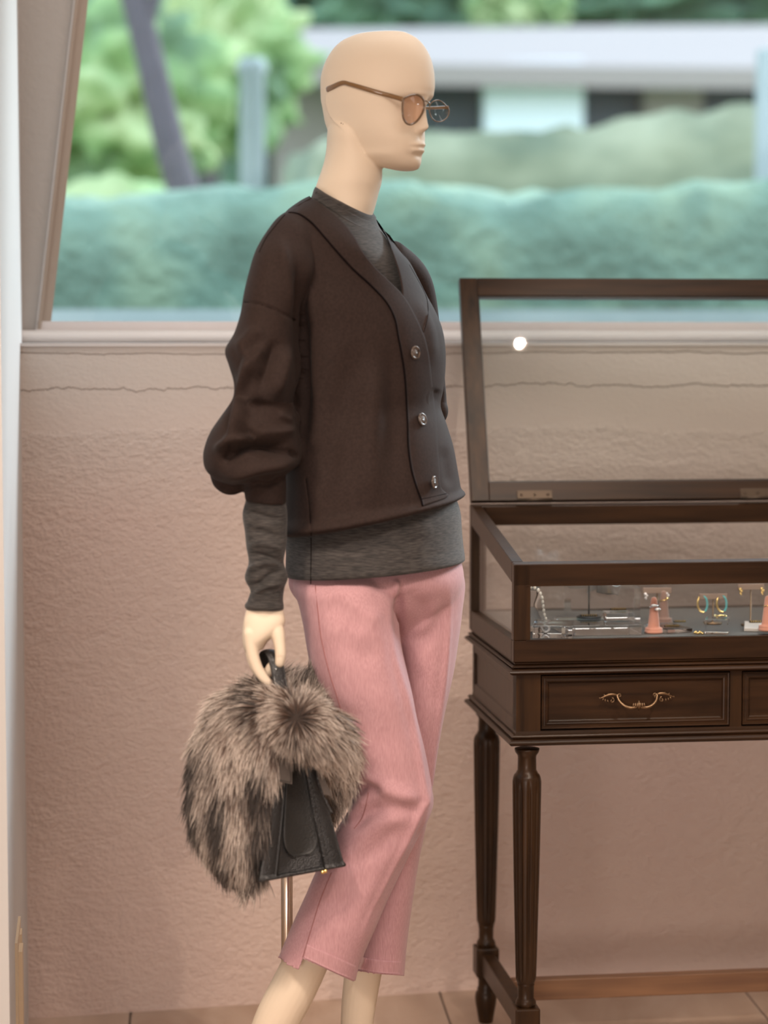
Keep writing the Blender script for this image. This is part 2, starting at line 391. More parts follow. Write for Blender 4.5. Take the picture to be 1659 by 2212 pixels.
M['wood'] = mat('dark_walnut_stained_wood', (.05, .03, .02), .36, Coat_Weight=.04, Coat_Roughness=.2, Specular_IOR_Level=.22)
noisecol(M['wood'], (.016, .0075, .0035), (.046, .021, .009), (3, 40, 40), 1.6, 6, .3, .75); bump(M['wood'], 6, .12, .001, (4, 60, 60))
M['woodz'] = mat('dark_walnut_stained_wood_upright', (.05, .03, .02), .36, Coat_Weight=.04, Coat_Roughness=.2, Specular_IOR_Level=.22)
noisecol(M['woodz'], (.016, .0075, .0035), (.056, .026, .010), (40, 40, 3), 1.6, 6, .3, .75); bump(M['woodz'], 6, .12, .001, (60, 60, 4))
M['woodr'] = mat('reddish_brown_stretcher_wood', (.16, .08, .045), .4); noisecol(M['woodr'], (.12, .06, .035), (.22, .115, .06), (3, 40, 40), 1.6, 6, .3, .75)
M['bronze'] = mat('antique_bronze', (.22, .14, .08), .38, .9)
M['hinge'] = mat('dark_bronze_hinge', (.07, .05, .035), .4, .7)
M['glass'] = windowglass('clear_window_glass', (.96, .98, .97), .9)
M['caseglass'] = windowglass('clear_case_glass', (.93, .95, .95), .75)
M['acrylic'] = mat('clear_acrylic', (.97, .98, 1), .02, Transmission_Weight=1.0, IOR=1.3)
M['display'] = mat('grey_display_fabric', (.13, .125, .12), .9); bump(M['display'], 300, .2, .001)
M['salmon'] = mat('salmon_velvet', (.75, .33, .24), .9, Sheen_Weight=.5); M['brownv'] = mat('taupe_brown_velvet', (.28, .17, .14), .9, Sheen_Weight=.4)
M['silver'] = mat('polished_silver', (.97, .95, .95), .38, 1.0); M['gold'] = mat('yellow_gold', (.95, .70, .30), .2, 1.0)
M['turq'] = mat('turquoise_stone', (.12, .52, .55), .35); M['pearl'] = mat('white_pearl', (.85, .82, .76), .2, Coat_Weight=.6)
M['blackm'] = mat('black_metal', (.015, .015, .015), .35, .3); M['whitel'] = mat('white_leatherette', (.80, .74, .70), .5)
M['taupe'] = mat('taupe_suede', (.30, .22, .18), .85); M['crystal'] = mat('clear_crystal', (.9, .88, .9), .08, .5)
# ------------------------------------------------------------------ the room
UW = np.array([math.cos(math.radians(12.8)), math.sin(math.radians(12.8)), 0]); VW = np.array([-UW[1], UW[0], 0]); W0 = np.array([0, 4.36, 0])
def WL(s, d, z): return W0+UW*s+VW*d+np.array([0, 0, z])
def prism(poly, d0, d1, name, m, parent=None, smooth=False):
    """poly of (s,z) in the window-wall frame extruded in depth"""
    n = len(poly); V = [WL(s, d0, z) for s, z in poly]+[WL(s, d1, z) for s, z in poly]
    F = [tuple(range(n))[::-1], tuple(range(n, 2*n))]+[(i, (i+1) % n, n+(i+1) % n, n+i) for i in range(n)]
    return mk(name, V, F, m, parent, smooth, origin=(0, 4.36, 0) if parent is None else None)
ZS = 1.270
low = prism([(-1.6, 0), (3.6, 0), (3.6, ZS-.004), (-1.6, ZS-.004)], 0, .34, 'wall_window', M['plaster']); tag(low, kind='structure')
def swin(px, py, d): h = HP(px, py, WL(0, d, 0), VW); q = h-W0; return float(np.dot(q, UW)), float(h[2])
dW = .13
sb, zb = swin(80, 712, dW); st, zt = swin(162, 0, dW)
sl = (st-sb)/(zt-zb); ZT = 2.55
s_top = sb+sl*(ZT-zb)
upl = prism([(-1.6, ZS), (sb+sl*(ZS-zb), ZS), (s_top, ZT), (s_top, 2.9), (-1.6, 2.9)], dW, .34, 'wall_window_upper_left', M['plaster_grey']); tag(upl, kind='structure')
tag(prism([(s_top, ZT), (3.6, ZT), (3.6, 2.9), (s_top, 2.9)], dW, .34, 'wall_window_top', M['plaster_grey']), kind='structure')
tag(prism([(2.7, ZS), (3.6, ZS), (3.6, ZT), (2.7, ZT)], dW, .34, 'wall_window_right', M['plaster_grey']), kind='structure')
# ledge and sill mouldings
led = MB()
def wbox(mb, s0, s1, d0, d1, z0, z1):
    V = [WL(s, d, z) for s in (s0, s1) for d in (d0, d1) for z in (z0, z1)]
    mb.add(V, [(0, 1, 3, 2), (4, 6, 7, 5), (0, 4, 5, 1), (2, 3, 7, 6), (0, 2, 6, 4), (1, 5, 7, 3)])
sill = thing('trim_1', (0, 4.36, 1.26), 0, kind='structure')
m_ = MB(); wbox(m_, -1.2, 3.5, -.004, .34, ZS-.0045, ZS+.0015); m_.build('sill_ledge', M['white_trim'], sill, smooth=False)
# rounded plaster bead under the frame
V, F = tube([WL(-1.2+.1*i, dW-.012, ZS+.013+.0006*math.sin(i*1.7)) for i in range(48)], .0125, 14); mk('plaster_bead', V, F, M['white_trim'], sill)
win = thing('window_1', (0, 4.5, 1.28), 0, kind='structure')
fw = .0245
m_ = MB(); wbox(m_, sb-.004, 2.72, dW-.012, dW+.03, ZS+.024, ZS+.0275); wbox(m_, sb, 2.72, dW-.006, dW+.03, ZS+.0275, ZS+.0425); m_.build('bottom_rail', M['frame_light'], win, smooth=False)
def slant(o0, o1, d0, d1, z0, z1, name, m):
    f = lambda z: sb+sl*(z-zb)
    return prism([(f(z0)+o0, z0), (f(z0)+o1, z0), (f(z1)+o1, z1), (f(z1)+o0, z1)], d0, d1, name, m, win)
slant(.0, fw, dW-.004, dW+.03, ZS+.0275, ZT, 'left_stile', M['frame']); slant(.0, .0065, dW-.010, dW+.03, ZS+.0275, ZT, 'glazing_bead', M['frame'])
slant(-.003, .0005, dW-.006, dW+.01, ZS+.02, ZT, 'sealant_edge', M['white_trim'])
prism([(s_top, ZT-.025), (2.72, ZT-.025), (2.72, ZT), (s_top, ZT)], dW, dW+.03, 'top_rail', M['frame'], win)
prism([(2.695, ZS+.03), (2.72, ZS+.03), (2.72, ZT), (2.695, ZT)], dW, dW+.03, 'right_stile', M['frame'], win)
f = lambda z: sb+sl*(z-zb)
prism([(f(ZS+.035)+.015, ZS+.035), (2.70, ZS+.035), (2.70, ZT-.02), (f(ZT)+.015, ZT-.02)], dW+.012, dW+.017, 'glass_pane', M['glass'], win)
# pier at the left
A = np.array([-.5536, 3.3, 0]); B = P(62, 2190, 4.215)*[1, 1, 0]
s0 = np.dot(B-W0, VW); dirp = (B-A)/np.linalg.norm(B-A); B = B-dirp*(s0/np.dot(dirp, VW)); Cc = B+dirp*.36
pts = [A, B, Cc, np.array([-1.4, 4.45, 0]), np.array([-1.4, 3.3, 0])]
V = [p for p in pts]+[p+[0, 0, 2.9] for p in pts]; n = 5
F = [tuple(range(n))[::-1], tuple(range(n, 2*n))]+[(i, (i+1) % n, n+(i+1) % n, n+i) for i in range(n)]
pier = mk('wall_left_pier', V, F, M['pier'], smooth=False); tag(pier, kind='structure')
# socket strip low on the pier
sw = thing('trim_2', (A[0]+.03, 3.6, 0), 0, kind='structure')
def onp(t, z, o): nrm = np.array([dirp[1], -dirp[0], 0]); return A+dirp*t+nrm*o+np.array([0, 0, z])
def psl(t0, t1, z0, z1, o0, o1, name, m):
    V = [onp(t, z, o) for t in (t0, t1) for o in (o0, o1) for z in (z0, z1)]
    return mk(name, V, [(0, 1, 3, 2), (4, 6, 7, 5), (0, 4, 5, 1), (2, 3, 7, 6), (0, 2, 6, 4), (1, 5, 7, 3)], m, sw, smooth=False)
M['socket'] = mat('cream_plastic_cover', (.62, .50, .36), .5)
psl(.25, .42, .0, .325, -.002, .004, 'cover_plate', M['socket']); psl(.29, .345, .0, .30, .003, .010, 'raised_strip', M['socket']); psl(.36, .40, .0, .31, .003, .007, 'raised_strip', M['socket'])
# shell behind the camera
def quadbox(name, x0, x1, y0, y1, z0, z1, m): o = MB(); o.box(x0, x1, y0, y1, z0, z1); r = o.build(name, m, smooth=False); tag(r, kind='structure'); return r
quadbox('wall_left', -1.62, -1.52, -2.2, 3.9, 0, 2.9, M['wall']); quadbox('wall_right', 3.3, 3.4, -2.2, 5.35, 0, 2.9, M['wall']); quadbox('wall_back', -1.62, 3.4, -2.3, -2.2, 0, 2.9, M['wall'])
quadbox('ceiling', -1.62, 3.4, -2.3, 5.4, 2.9, 3.0, M['ceiling'])
fl = thing('floor', (0, 0, 0), 0, kind='structure')
b_ = MB(); b_.box(-1.6, 3.35, -2.2, 5.2, -.06, -.004); b_.build('grout_bed', M['grout'], fl, smooth=False)
ta = math.radians(4.3); da = np.array([-math.sin(ta), math.cos(ta), 0]); db = np.array([math.cos(ta), math.sin(ta), 0]); g0 = G(960, 2173, 0)
TS = .60; g0 = g0+da*.33
tv, tf = boxg(.002, TS-.002, .002, TS-.002, -.012, 0, .0015); tme = None
for i in range(-5, 5):
    for j in range(-11, 2):
        c = g0+db*(i*TS)+da*(j*TS)
        mid = c+db*TS/2+da*TS/2
        if not (-1.5 < mid[0] < 3.3 and -2.1 < mid[1] < 5.1): continue
        if np.dot(mid-W0, VW) > .30: continue
        if tme is None:
            o = mk('floor_tile', tv, tf, M['tile'], fl, smooth=False, local=True); tme = o.data
        else: o = bpy.data.objects.new('floor_tile', tme); o.parent = fl; COL.objects.link(o)
        o.location = c; o.rotation_euler = (0, 0, ta)

# ------------------------------------------------------------------ outside
M['hedge'] = mat('clipped_hedge_foliage', (.2, .4, .25), .9); noisecol(M['hedge'], (.17, .28, .21), (.40, .53, .36), (1, 1, 1), 2.2, 3, .32, .68, third=(.26, .40, .30)); bump(M['hedge'], 14, .6, .1)  # garden greens are lightened: the outdoor haze is mixed into their colours
M['hedge2'] = mat('sunlit_low_hedge', (.3, .4, .2), .9); noisecol(M['hedge2'], (.24, .30, .21), (.58, .60, .42), (1, 1, 2.2), 1.2, 3, .35, .65, third=(.40, .44, .30))
M['leafy'] = mat('light_green_tree_leaves', (.35, .5, .15), .9); noisecol(M['leafy'], (.20, .32, .18), (.66, .78, .40), (1, 1, 1), 1.1, 2, .36, .62, third=(.36, .55, .22))
M['leafd'] = mat('dark_green_tree_leaves', (.1, .2, .12), .9); noisecol(M['leafd'], (.08, .16, .12), (.24, .42, .26), (1, 1, 1), 1.0, 2, .36, .64)
M['bark'] = mat('grey_purple_bark', (.20, .17, .20), .9); bump(M['bark'], 6, .6, .05, (3, 3, 1))
M['stone'] = mat('pale_grey_stone', (.52, .58, .60), .8); noisecol(M['stone'], (.40, .48, .50), (.62, .68, .70), (1, 1, 1), 1.5, 3)
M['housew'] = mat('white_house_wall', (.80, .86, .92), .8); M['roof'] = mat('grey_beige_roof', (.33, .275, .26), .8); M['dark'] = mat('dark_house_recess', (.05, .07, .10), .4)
M['grass'] = mat('grass', (.22, .36, .18), .95); noisecol(M['grass'], (.14, .26, .12), (.32, .46, .24), (1, 1, 1), 1.0, 3)
for k_ in ('hedge', 'hedge2', 'leafy', 'leafd', 'bark', 'stone', 'grass'):
    N_, L_, b_ = nodes(M[k_])
    for n_ in N_:
        if n_.type == 'VALTORGB':
            for e_ in n_.color_ramp.elements: e_.color = tuple(.68*x for x in e_.color[:3])+(1,)
    b_.inputs['Base Color'].default_value = tuple(.6*x for x in b_.inputs['Base Color'].default_value[:3])+(1,)
og = MB(); og.box(-30, 34, 4.95, 70, -.3, 0.0); r = og.build('lawn', M['grass'], smooth=False); tag(r, kind='structure')
from mathutils import noise as mn
def clump(name, c, sc, m, sub=4, amp=.25, fr=1.6, parent=None, seed=0):
    bm = bmesh.new(); bmesh.ops.create_icosphere(bm, subdivisions=sub, radius=1)
    for v in bm.verts:
        d = v.co.normalized(); k = 1+amp*(mn.noise(d*fr*2+Vector((seed, 1, 2)))+.5*mn.noise(d*fr*5+Vector((seed, 4, 2))))
        v.co = Vector((c[0]+d.x*sc[0]*k, c[1]+d.y*sc[1]*k, c[2]+d.z*sc[2]*k))
    bm.verts.index_update(); V = [tuple(v.co) for v in bm.verts]; F = [[v.index for v in f.verts] for f in bm.faces]; bm.free()
    return mk(name, V, F, m, parent)
def hedge(name, p0, p1, thick, z0, z1, m, amp=.07, seed=0, n=110, k=30, tilt=0.0):
    """long clipped box hedge with a soft uneven surface, built as a displaced U-shaped sheet"""
    p0 = np.array(p0, float); p1 = np.array(p1, float); u = (p1-p0)/np.linalg.norm(p1-p0); w = np.array([-u[1], u[0], 0])
    prof = []
    for t in np.linspace(0, 1, k):
        if t < .4: q = (-thick/2, z0+(z1-z0)*t/.4)
        elif t < .6: q = (-thick/2+thick*(t-.4)/.2, z1)
        else: q = (thick/2, z1-(z1-z0)*(t-.6)/.4)
        prof.append(q)
    V = np.zeros((n, k, 3))
    for i in range(n):
        b = p0+(p1-p0)*i/(n-1)
        for j, (o, z) in enumerate(prof):
            q = b+w*o+np.array([0, 0, z+tilt*i/(n-1)*(z-z0)/(z1-z0)]); s = Vector(q*1.7)+Vector((seed, 0, 0)); d = amp*(mn.noise(s)+.6*mn.noise(s*2.7))
            rr = np.array([w[0]*o/thick*2, w[1]*o/thick*2, .9 if z > z1-.15 else 0]); V[i, j] = q+rr*d
    F = [(i*k+j, (i+1)*k+j, (i+1)*k+j+1, i*k+j+1) for i in range(n-1) for j in range(k-1)]+[tuple(range(k)), tuple((n-1)*k+j for j in range(k))[::-1]]
    return mk(name, V.reshape(-1, 3), F, m, smooth=True)
h1 = hedge('clipped_hedge', (-7, 9.2, 0), (9, 11.2, 0), 1.4, 0.35, 1.90, M['hedge'], .12, 3)
tag(h1, 'long clipped green hedge right outside the window behind the mannequin', 'hedge')
o = MB(); o.box(-7, 9, -.14, .14, 0, 1.375); w_ = o.build('garden_wall', M['stone'], smooth=False, origin=(0, 0, 0)); w_.location = (1.0, 8.55, 0); w_.rotation_euler = (0, 0, math.radians(7.1)); tag(w_, 'low pale grey stone wall at the foot of the hedge outside', 'wall')
h2 = hedge('sunlit_hedge', (-.5, 15.0, 0), (6.5, 16.4, 0), 2.2, .3, 2.46, M['hedge2'], .12, 9, 90, 26, .62)
tag(h2, 'yellow-green rounded hedge behind the clipped hedge on the right', 'hedge')
h3 = hedge('back_shrubbery', (-9, 18.4, 0), (-1.4, 17.2, 0), 1.6, .2, 2.35, M['leafy'], .2, 21, 90, 26)
tag(h3, 'loose light green shrubbery behind the hedge on the left', 'hedge')
h4 = hedge('distant_trees', (-24, 40, 0), (26, 44, 0), 4, 0, 7.5, M['leafd'], 1.2, 33, 120, 26)
tag(h4, 'far belt of trees closing the view behind the house', 'trees')
# leaning tree on the left
tr = thing('leaning_tree', (-1.6, 12.5, 0), 0, 'tree with a leaning grey-purple trunk beyond the hedge at left', 'tree')
TY = 12.5; path = [P(440, 600, TY), P(398, 420, TY), P(372, 330, TY), P(345, 220, TY), P(322, 120, TY), P(293, 10, TY), P(262, -90, TY), P(200, -260, TY)]; path.insert(0, P(440, 600, TY)*[1, 1, 0])
path = smooth_path(path, 5); V, F = tube(path, np.linspace(.10, .065, len(path)), 16); mk('trunk', V, F, M['bark'], tr)
V, F = tube(smooth_path([P(315, 95, TY), P(340, -20, TY), P(420, -120, TY), P(520, -190, TY)], 5), .035, 10); mk('branch', V, F, M['bark'], tr)
for i, (px, py, Y, r) in enumerate([(230, -430, 12.6, .85), (520, -360, 12.7, .85)]): clump('crown', P(px, py, Y), (r, r*.8, r*.55), M['leafy'], 4, .4, 2, tr, i)
# the trees behind
def tree(px, py, Y, r, m, label, seed, rz=.8):
    c = P(px, py, Y); t = thing('garden_tree', (c[0], c[1], 0), 0, label, 'tree')
    clump('crown', c, (r, r*.8, r*rz), m, 5, .5, 1.8, t, seed)
    V, F = tube([(c[0], c[1], 0), (c[0]+.05, c[1], c[2]*.6), tuple(c)], [.12, .10, .07], 12); mk('trunk', V, F, M['bark'], t)
tree(200, 210, 19.3, 1.0, M['leafy'], 'light green tree at the far left edge of the window', 31)
tree(445, 130, 25.5, .98, M['leafy'], 'bright yellow-green tree right of the leaning trunk', 47, 1.0)
tree(555, -20, 38.0, 1.1, M['leafd'], 'dark green tree whose crown rises above the left roof', 53, .7)
tree(915, -25, 35.4, 1.4, M['leafd'], 'dark green tree above the mannequin head behind the house', 5, .6)
tree(1120, 10, 32.9, .62, M['leafy'], 'small yellow-green tree above the roof right of the head', 61, .9)
tree(1500, -30, 35.6, 2.0, M['leafd'], 'dark green tree over the roof at the right', 71, .45)
tree(30, 60, 29.5, 2.1, M['leafd'], 'dark tree furthest left beyond the pier', 81, 1.0)
# house
hs = thing('garden_house', (2.6, 28, 0), 0, 'low white house with a grey roof beyond the hedges', 'house')
HY = 28.0
def hb(px0, px1, py0, py1, y0, y1, name, m):
    a = P(px0, py1, y0); c = P(px1, py0, y0); o = MB(); o.box(a[0], c[0], y0, y1, a[2], c[2], .02); return o.build(name, m, hs, smooth=False)
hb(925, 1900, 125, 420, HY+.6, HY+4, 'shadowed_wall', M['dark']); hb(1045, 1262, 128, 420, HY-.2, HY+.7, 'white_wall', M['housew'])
hb(1390, 1520, 150, 420, HY+.2, HY+.7, 'grey_wall', M['roof'])
a = P(560, 135, HY-.6); b2 = P(1950, 150, HY-.6); t1 = P(640, 62, HY+3.2); t2 = P(1950, 52, HY+3.2)
V = [a, b2, t2, t1, a-[0, 0, .25], b2-[0, 0, .25], t2-[0, 0, .25], t1-[0, 0, .25]]
mk('roof', V, [(0, 1, 2, 3), (7, 6, 5, 4), (0, 4, 5, 1), (1, 5, 6, 2), (2, 6, 7, 3), (3, 7, 4, 0)], M['roof'], hs, smooth=False)
hb(590, 720, 130, 420, HY+.3, HY+3, 'side_wall', M['roof'])
pl = P(545, 262, 14); V, F = lathe((pl[0], 14, 0), [(.15, 0), (.15, .05), (.085, .10), (.075, pl[2]+.28), (.10, pl[2]+.31), (.07, pl[2]+.38)], 20); o = mk('garden_post', V, F, M['stone']); tag(o, 'pale slim garden post seen left of the mannequin head', 'post')
pl = P(1652, 330, 11.9); o = MB(); o.box(pl[0]-.04, pl[0]+.09, 11.85, 11.98, 0, 2.75, .01); o = o.build('gate_post', M['stone'], smooth=False); tag(o, 'pale square post at the right edge of the window view', 'post')

# ------------------------------------------------------------------ showcase (table frame: a right, b back, z up; origin at front-left corner of the moulding)
TY0 = 3.77; tc0 = P(1101, 1461, TY0); TA = math.radians(7.6)
ROOT = (tc0[0], TY0, 0); W = 1.24; D = .454
tbl = thing('display_showcase', ROOT, TA, 'dark wooden display desk with open glass lid, drawers and fluted legs', 'display case')
def zf(py, Y=TY0): return P(1103, py, Y)[2]
Z = dict(mt=zf(1432), mb=zf(1461), ab=zf(1584), lb=zf(1614), ct=zf(1221), go=zf(1266), gb=zf(1386), cb=zf(1432))
Zback = P(1003, 1088, TY0+D*math.cos(TA))[2]
def TW(a, b, z): c, s = math.cos(TA), math.sin(TA); return np.array([ROOT[0]+a*c-b*s, ROOT[1]+a*s+b*c, z])
def sweep(prof, name, m, parent=tbl):
    """prof (outset, z) round the plan rectangle"""
    V = []; F = []; k = len(prof)
    for o, z in prof: V += [(-o, -o, z), (W+o, -o, z), (W+o, D+o, z), (-o, D+o, z)]
    for i in range(k-1):
        for j in range(4): F.append((i*4+j, i*4+(j+1) % 4, (i+1)*4+(j+1) % 4, (i+1)*4+j))
    F.append((3, 2, 1, 0)); F.append(tuple((k-1)*4+j for j in range(4)))
    return mk(name, V, F, m, parent, smooth=False, local=True)
def arc(o0, z0, o1, z1, n=5, out=True):
    r = []
    for i in range(n+1):
        t = i/n*PI/2; r.append((o0+(o1-o0)*math.sin(t), z0+(z1-z0)*(1-math.cos(t))) if out else (o0+(o1-o0)*(1-math.cos(t)), z0+(z1-z0)*math.sin(t)))
    return r
h = Z['mt']-Z['mb']; z0 = Z['mb']
bul = lambda o, za, zb, r, n=5: [(o+r*math.sin(PI*i/n), za+(zb-za)*i/n) for i in range(n+1)]
up = [(-.012, z0)]+bul(-.006, z0+.0005, z0+h*.45, .006, 6)+[(-.008, z0+h*.47)]+bul(-.009, z0+h*.5, z0+h*.72, .004)+[(-.012, z0+h*.74)]+bul(-.013, z0+h*.76, z0+h*.98, .003)+[(-.016, z0+h)]
sweep(up, 'upper_moulding', M['wood'])
h = Z['ab']-Z['lb']; z0 = Z['lb']
lo = [(-.02, z0)]+bul(-.004, z0+.0005, z0+h*.42, .004)+[(-.007, z0+h*.45)]+bul(-.009, z0+h*.47, z0+h*.8, .003)+[(-.013, z0+h*.83), (-.014, z0+h)]
sweep(lo, 'lower_moulding', M['wood'])
I = .014
m_ = MB(); m_.box(I, W-I, D-I-.02, D-I, Z['ab'], Z['mb']); m_.box(W-I-.02, W-I, I, D-I, Z['ab'], Z['mb']); m_.build('apron_panel', M['wood'], tbl, smooth=False, local=True)
# left apron side: frame with recessed panel
def ringpanel(a0, a1, z0, z1, prof, face, axis='b', name='panel', m=None, parent=tbl):
    """picture-frame loops: prof (inset, height off the face); axis b = front face, a = left face"""
    V = []; F = []
    for ins, hh in prof:
        for (x, z) in ((a0+ins, z0+ins), (a1-ins, z0+ins), (a1-ins, z1-ins), (a0+ins, z1-ins)):
            V.append((x, face-hh, z) if axis == 'b' else (face-hh, x, z))
    k = len(prof)
    for i in range(k-1):
        for j in range(4):
            q = (i*4+j, i*4+(j+1) % 4, (i+1)*4+(j+1) % 4, (i+1)*4+j); F.append(q if axis == 'b' else q[::-1])
    q = tuple((k-1)*4+j for j in range(4)); F.append(q if axis == 'b' else q[::-1])
    return mk(name, V, F, m or M['wood'], parent, smooth=False, local=True)
ringpanel(I, D-I, Z['ab'], Z['mb'], [(0, 0), (0, .0), (.018, 0), (.021, -.003)], I, 'a', 'side_panel', M['woodz'])
# front: stiles between drawers
pxw = lambda px: (px-1101)/FPX*TY0/math.cos(TA)*1.012
dr = [(pxw(1172), pxw(1591)), (pxw(1617), pxw(1617)+pxw(1591)-pxw(1172))]
dr.append((dr[1][1]+.0195, dr[1][1]+.0195+dr[0][1]-dr[0][0]))
W_needed = dr[2][1]+.055
st_ = [(I, dr[0][0]), (dr[0][1], dr[1][0]), (dr[1][1], dr[2][0]), (dr[2][1], W-I)]
for a0, a1 in st_: m_ = MB(); m_.box(a0, a1, I, I+.03, Z['ab'], Z['mb']); m_.build('front_stile', M['woodz'], tbl, smooth=False, local=True)
dz0 = zf(1582); dz1 = zf(1463)
m_ = MB(); m_.box(I, W-I, I+.004, I+.03, Z['ab']-.001, dz0-.001); m_.build('apron_rail', M['wood'], tbl, smooth=False, local=True)
m_ = MB(); m_.box(I, W-I, I+.02, I+.028, Z['ab'], Z['mb']-.0005); m_.build('drawer_recess', M['blackm'], tbl, smooth=False, local=True)
for k, (a0, a1) in enumerate(dr):
    g = .0016
    d = ringpanel(a0+g, a1-g, dz0+g, dz1-g*.5, [(0, -.02), (0, .001), (.0008, .002), (.003, .0015), (.004, -.0005), (.0065, -.0002), (.0085, .0012), (.0105, .0005), (.0125, -.003), (.0145, -.0045)], I, 'b', 'drawer', M['wood'])
    # ornate bail handle
    ac = (a0+a1)/2; zc = zf(1522); fx = 1/FPX*TY0; y_ = I-.004
    H = lambda u, v, y=0: (ac+(u-1385)*fx, y_-y, zc-(v-1522)*fx)
    hb_ = MB()
    zx = lambda X: 980+X/2.443; zy = lambda Y_: 1160+Y_/2.443
    half = [(880, 848, .004), (889, 880, .010), (915, 905, .014), (945, 916, .015), (968, 914, .015), (993, 905, .015)]
    for sgn in (1, -1):
        mir = lambda u: 1385+sgn*(u-1385)
        pts = smooth_path([H(mir(zx(a)-.6), zy(b)-1, c) for a, b, c in half], 6); hb_.add(*tube(pts, np.linspace(.0019, .0031, len(pts)), 10))
        pts = smooth_path([H(mir(zx(a)), zy(b), .003) for a, b in [(786, 866), (806, 858), (830, 848), (855, 845), (880, 850), (893, 866)]], 5); hb_.add(*tube(pts, list(np.linspace(.0006, .0026, len(pts)//2))+list(np.linspace(.0026, .0014, len(pts)-len(pts)//2)), 8))
        sp = [H(mir(zx(852+r*math.cos(t))), zy(878+r*math.sin(t)), .004) for t, r in [(i*.5-1.6, 15-i*1.0) for i in range(14)]]; hb_.add(*tube(sp, .0011, 6))
        sp = [H(mir(zx(893+r*math.cos(t))), zy(852+r*math.sin(t)), .005) for t, r in [(i*.5-3.0, 12-i*.9) for i in range(12)]]; hb_.add(*tube(sp, .0010, 6))
        for (lx, ly, ex, ey) in [(806, 862, 800, 880), (816, 868, 815, 888), (828, 872, 832, 892), (788, 868, 784, 860), (815, 852, 808, 843), (838, 846, 832, 838)]:
            pts = [H(mir(zx(lx)), zy(ly), .002), H(mir(zx((lx+ex)/2)), zy((ly+ey)/2), .004), H(mir(zx(ex)), zy(ey), .001)]; hb_.add(*tube(pts, [.0012, .0015, .0004], 6))
        for i in range(3): hb_.add(*tube([H(mir(1385+3+i*4.2), 1522+1+i*.3, .017), H(mir(1385+3.5+i*4.6), 1529+1.5-i*1.2, .018), H(mir(1385+3+i*4.2), 1534-i*1.8, .016)], [.0012, .0019, .0009], 6))
        hb_.add(*tube([H(mir(zx(884)), zy(850), -.006), H(mir(zx(884)), zy(850), .006)], .0016, 8))
    hb_.add(*tube([H(1385, 1518, .017), H(1385, 1528, .020), H(1385, 1541, .015)], [.0012, .0022, .0006], 8))
    mk('handle', hb_.V, hb_.F, M['bronze'], d, local=True)
# legs
def legprof():
    Y = TY0+.05; q = lambda y: P(1138, y, Y)[2]; f_ = Y/FPX
    zl = [(1614, 27), (1617, 27), (1622, 25.5), (1628, 21), (1633, 20), (1660, 20.5), (1664, 23), (1667, 24), (1670, 27.5), (1676, 30), (1684, 31.5), (1700, 31.5), (1800, 30), (1900, 28), (2000, 25.5), (2080, 23.5), (2108, 22.5), (2116, 20), (2119, 18), (2121, 19.5), (2124, 18), (2150, 17.5), (2154, 20), (2159, 22.5), (2165, 22.5), (2168, 20), (2171, 20)]
    return [(r*f_, q(y)) for y, r in zl], q(2170), q(2236)
prof, zb1, zb0 = legprof()
dense = []
for (r0, za), (r1, zb_) in zip(prof[:-1], prof[1:]):
    k = max(1, int(abs(za-zb_)/.008))
    for i in range(k): dense.append((r0+(r1-r0)*i/k, za+(zb_-za)*i/k))
dense.append(prof[-1])
ztop = P(1138, 1682, TY0+.05)[2]; zbot = P(1138, 2112, TY0+.05)[2]
def leg_mesh():
    n = 96; V = []; F = []
    for r, z in dense:
        e = min(1, max(0, (ztop-z)/.012))*min(1, max(0, (z-zbot)/.012))
        for j in range(n):
            t = 2*PI*j/n+PI/10; g = math.exp(-((((t*10/(2*PI)) % 1)-.5)/.14)**2)
            rr = r*(1-.17*g*e); V.append((rr*math.cos(t), rr*math.sin(t), z))
    for i in range(len(dense)-1):
        for j in range(n): F.append((i*n+j, (i+1)*n+j, (i+1)*n+(j+1) % n, i*n+(j+1) % n))
    F.append(tuple(range(n)))
    return V, F
LV, LF = leg_mesh(); foot = [(.0, .0), (.0125, 0), (.0135, .004), (.0165, .03), (.0195, .055), (.0205, .072), (.019, .085), (.0155, .092), (.0165, .096), (.0155, .10), (.0145, .104), (.0145, .124), (.018, .130), (.018, zb0+.002)]
foot = [(r, z if z < .2 else z) for r, z in foot]
s_ = zb0/.135; foot = [(r, min(z*s_, zb0+.002)) for r, z in foot[:-1]]+[(.018, zb0+.002)]
legs = {}
for (a, b) in ((.037, .035), (W-.037, .035), (.037, D-.035), (W-.037, D-.035)):
    V = [(x+a, y+b, z) for x, y, z in LV]; lg = mk('leg', V, LF, M['woodz'], tbl, local=True)
    m_ = MB(); m_.box(a-.0215, a+.0215, b-.0215, b+.0215, zb0, zb1+.001, .003); m_.build('leg_block', M['woodz'], lg, smooth=False, local=True)
    V, F = lathe((a, b, 0), foot, 32); mk('turned_foot', V, F, M['woodz'], lg, local=True)
zs = (zb0+zb1)/2; hs_ = .019
for a in (.037, W-.037): m_ = MB(); m_.box(a-.0125, a+.0125, .05, D-.05, zs-hs_, zs+hs_, .002); m_.build('side_stretcher', M['woodz'], tbl, smooth=False, local=True)
m_ = MB(); m_.box(.049, W-.049, D/2-.012, D/2+.012, zs-hs_, zs+hs_, .002); m_.build('long_stretcher', M['woodr'], tbl, smooth=False, local=True)
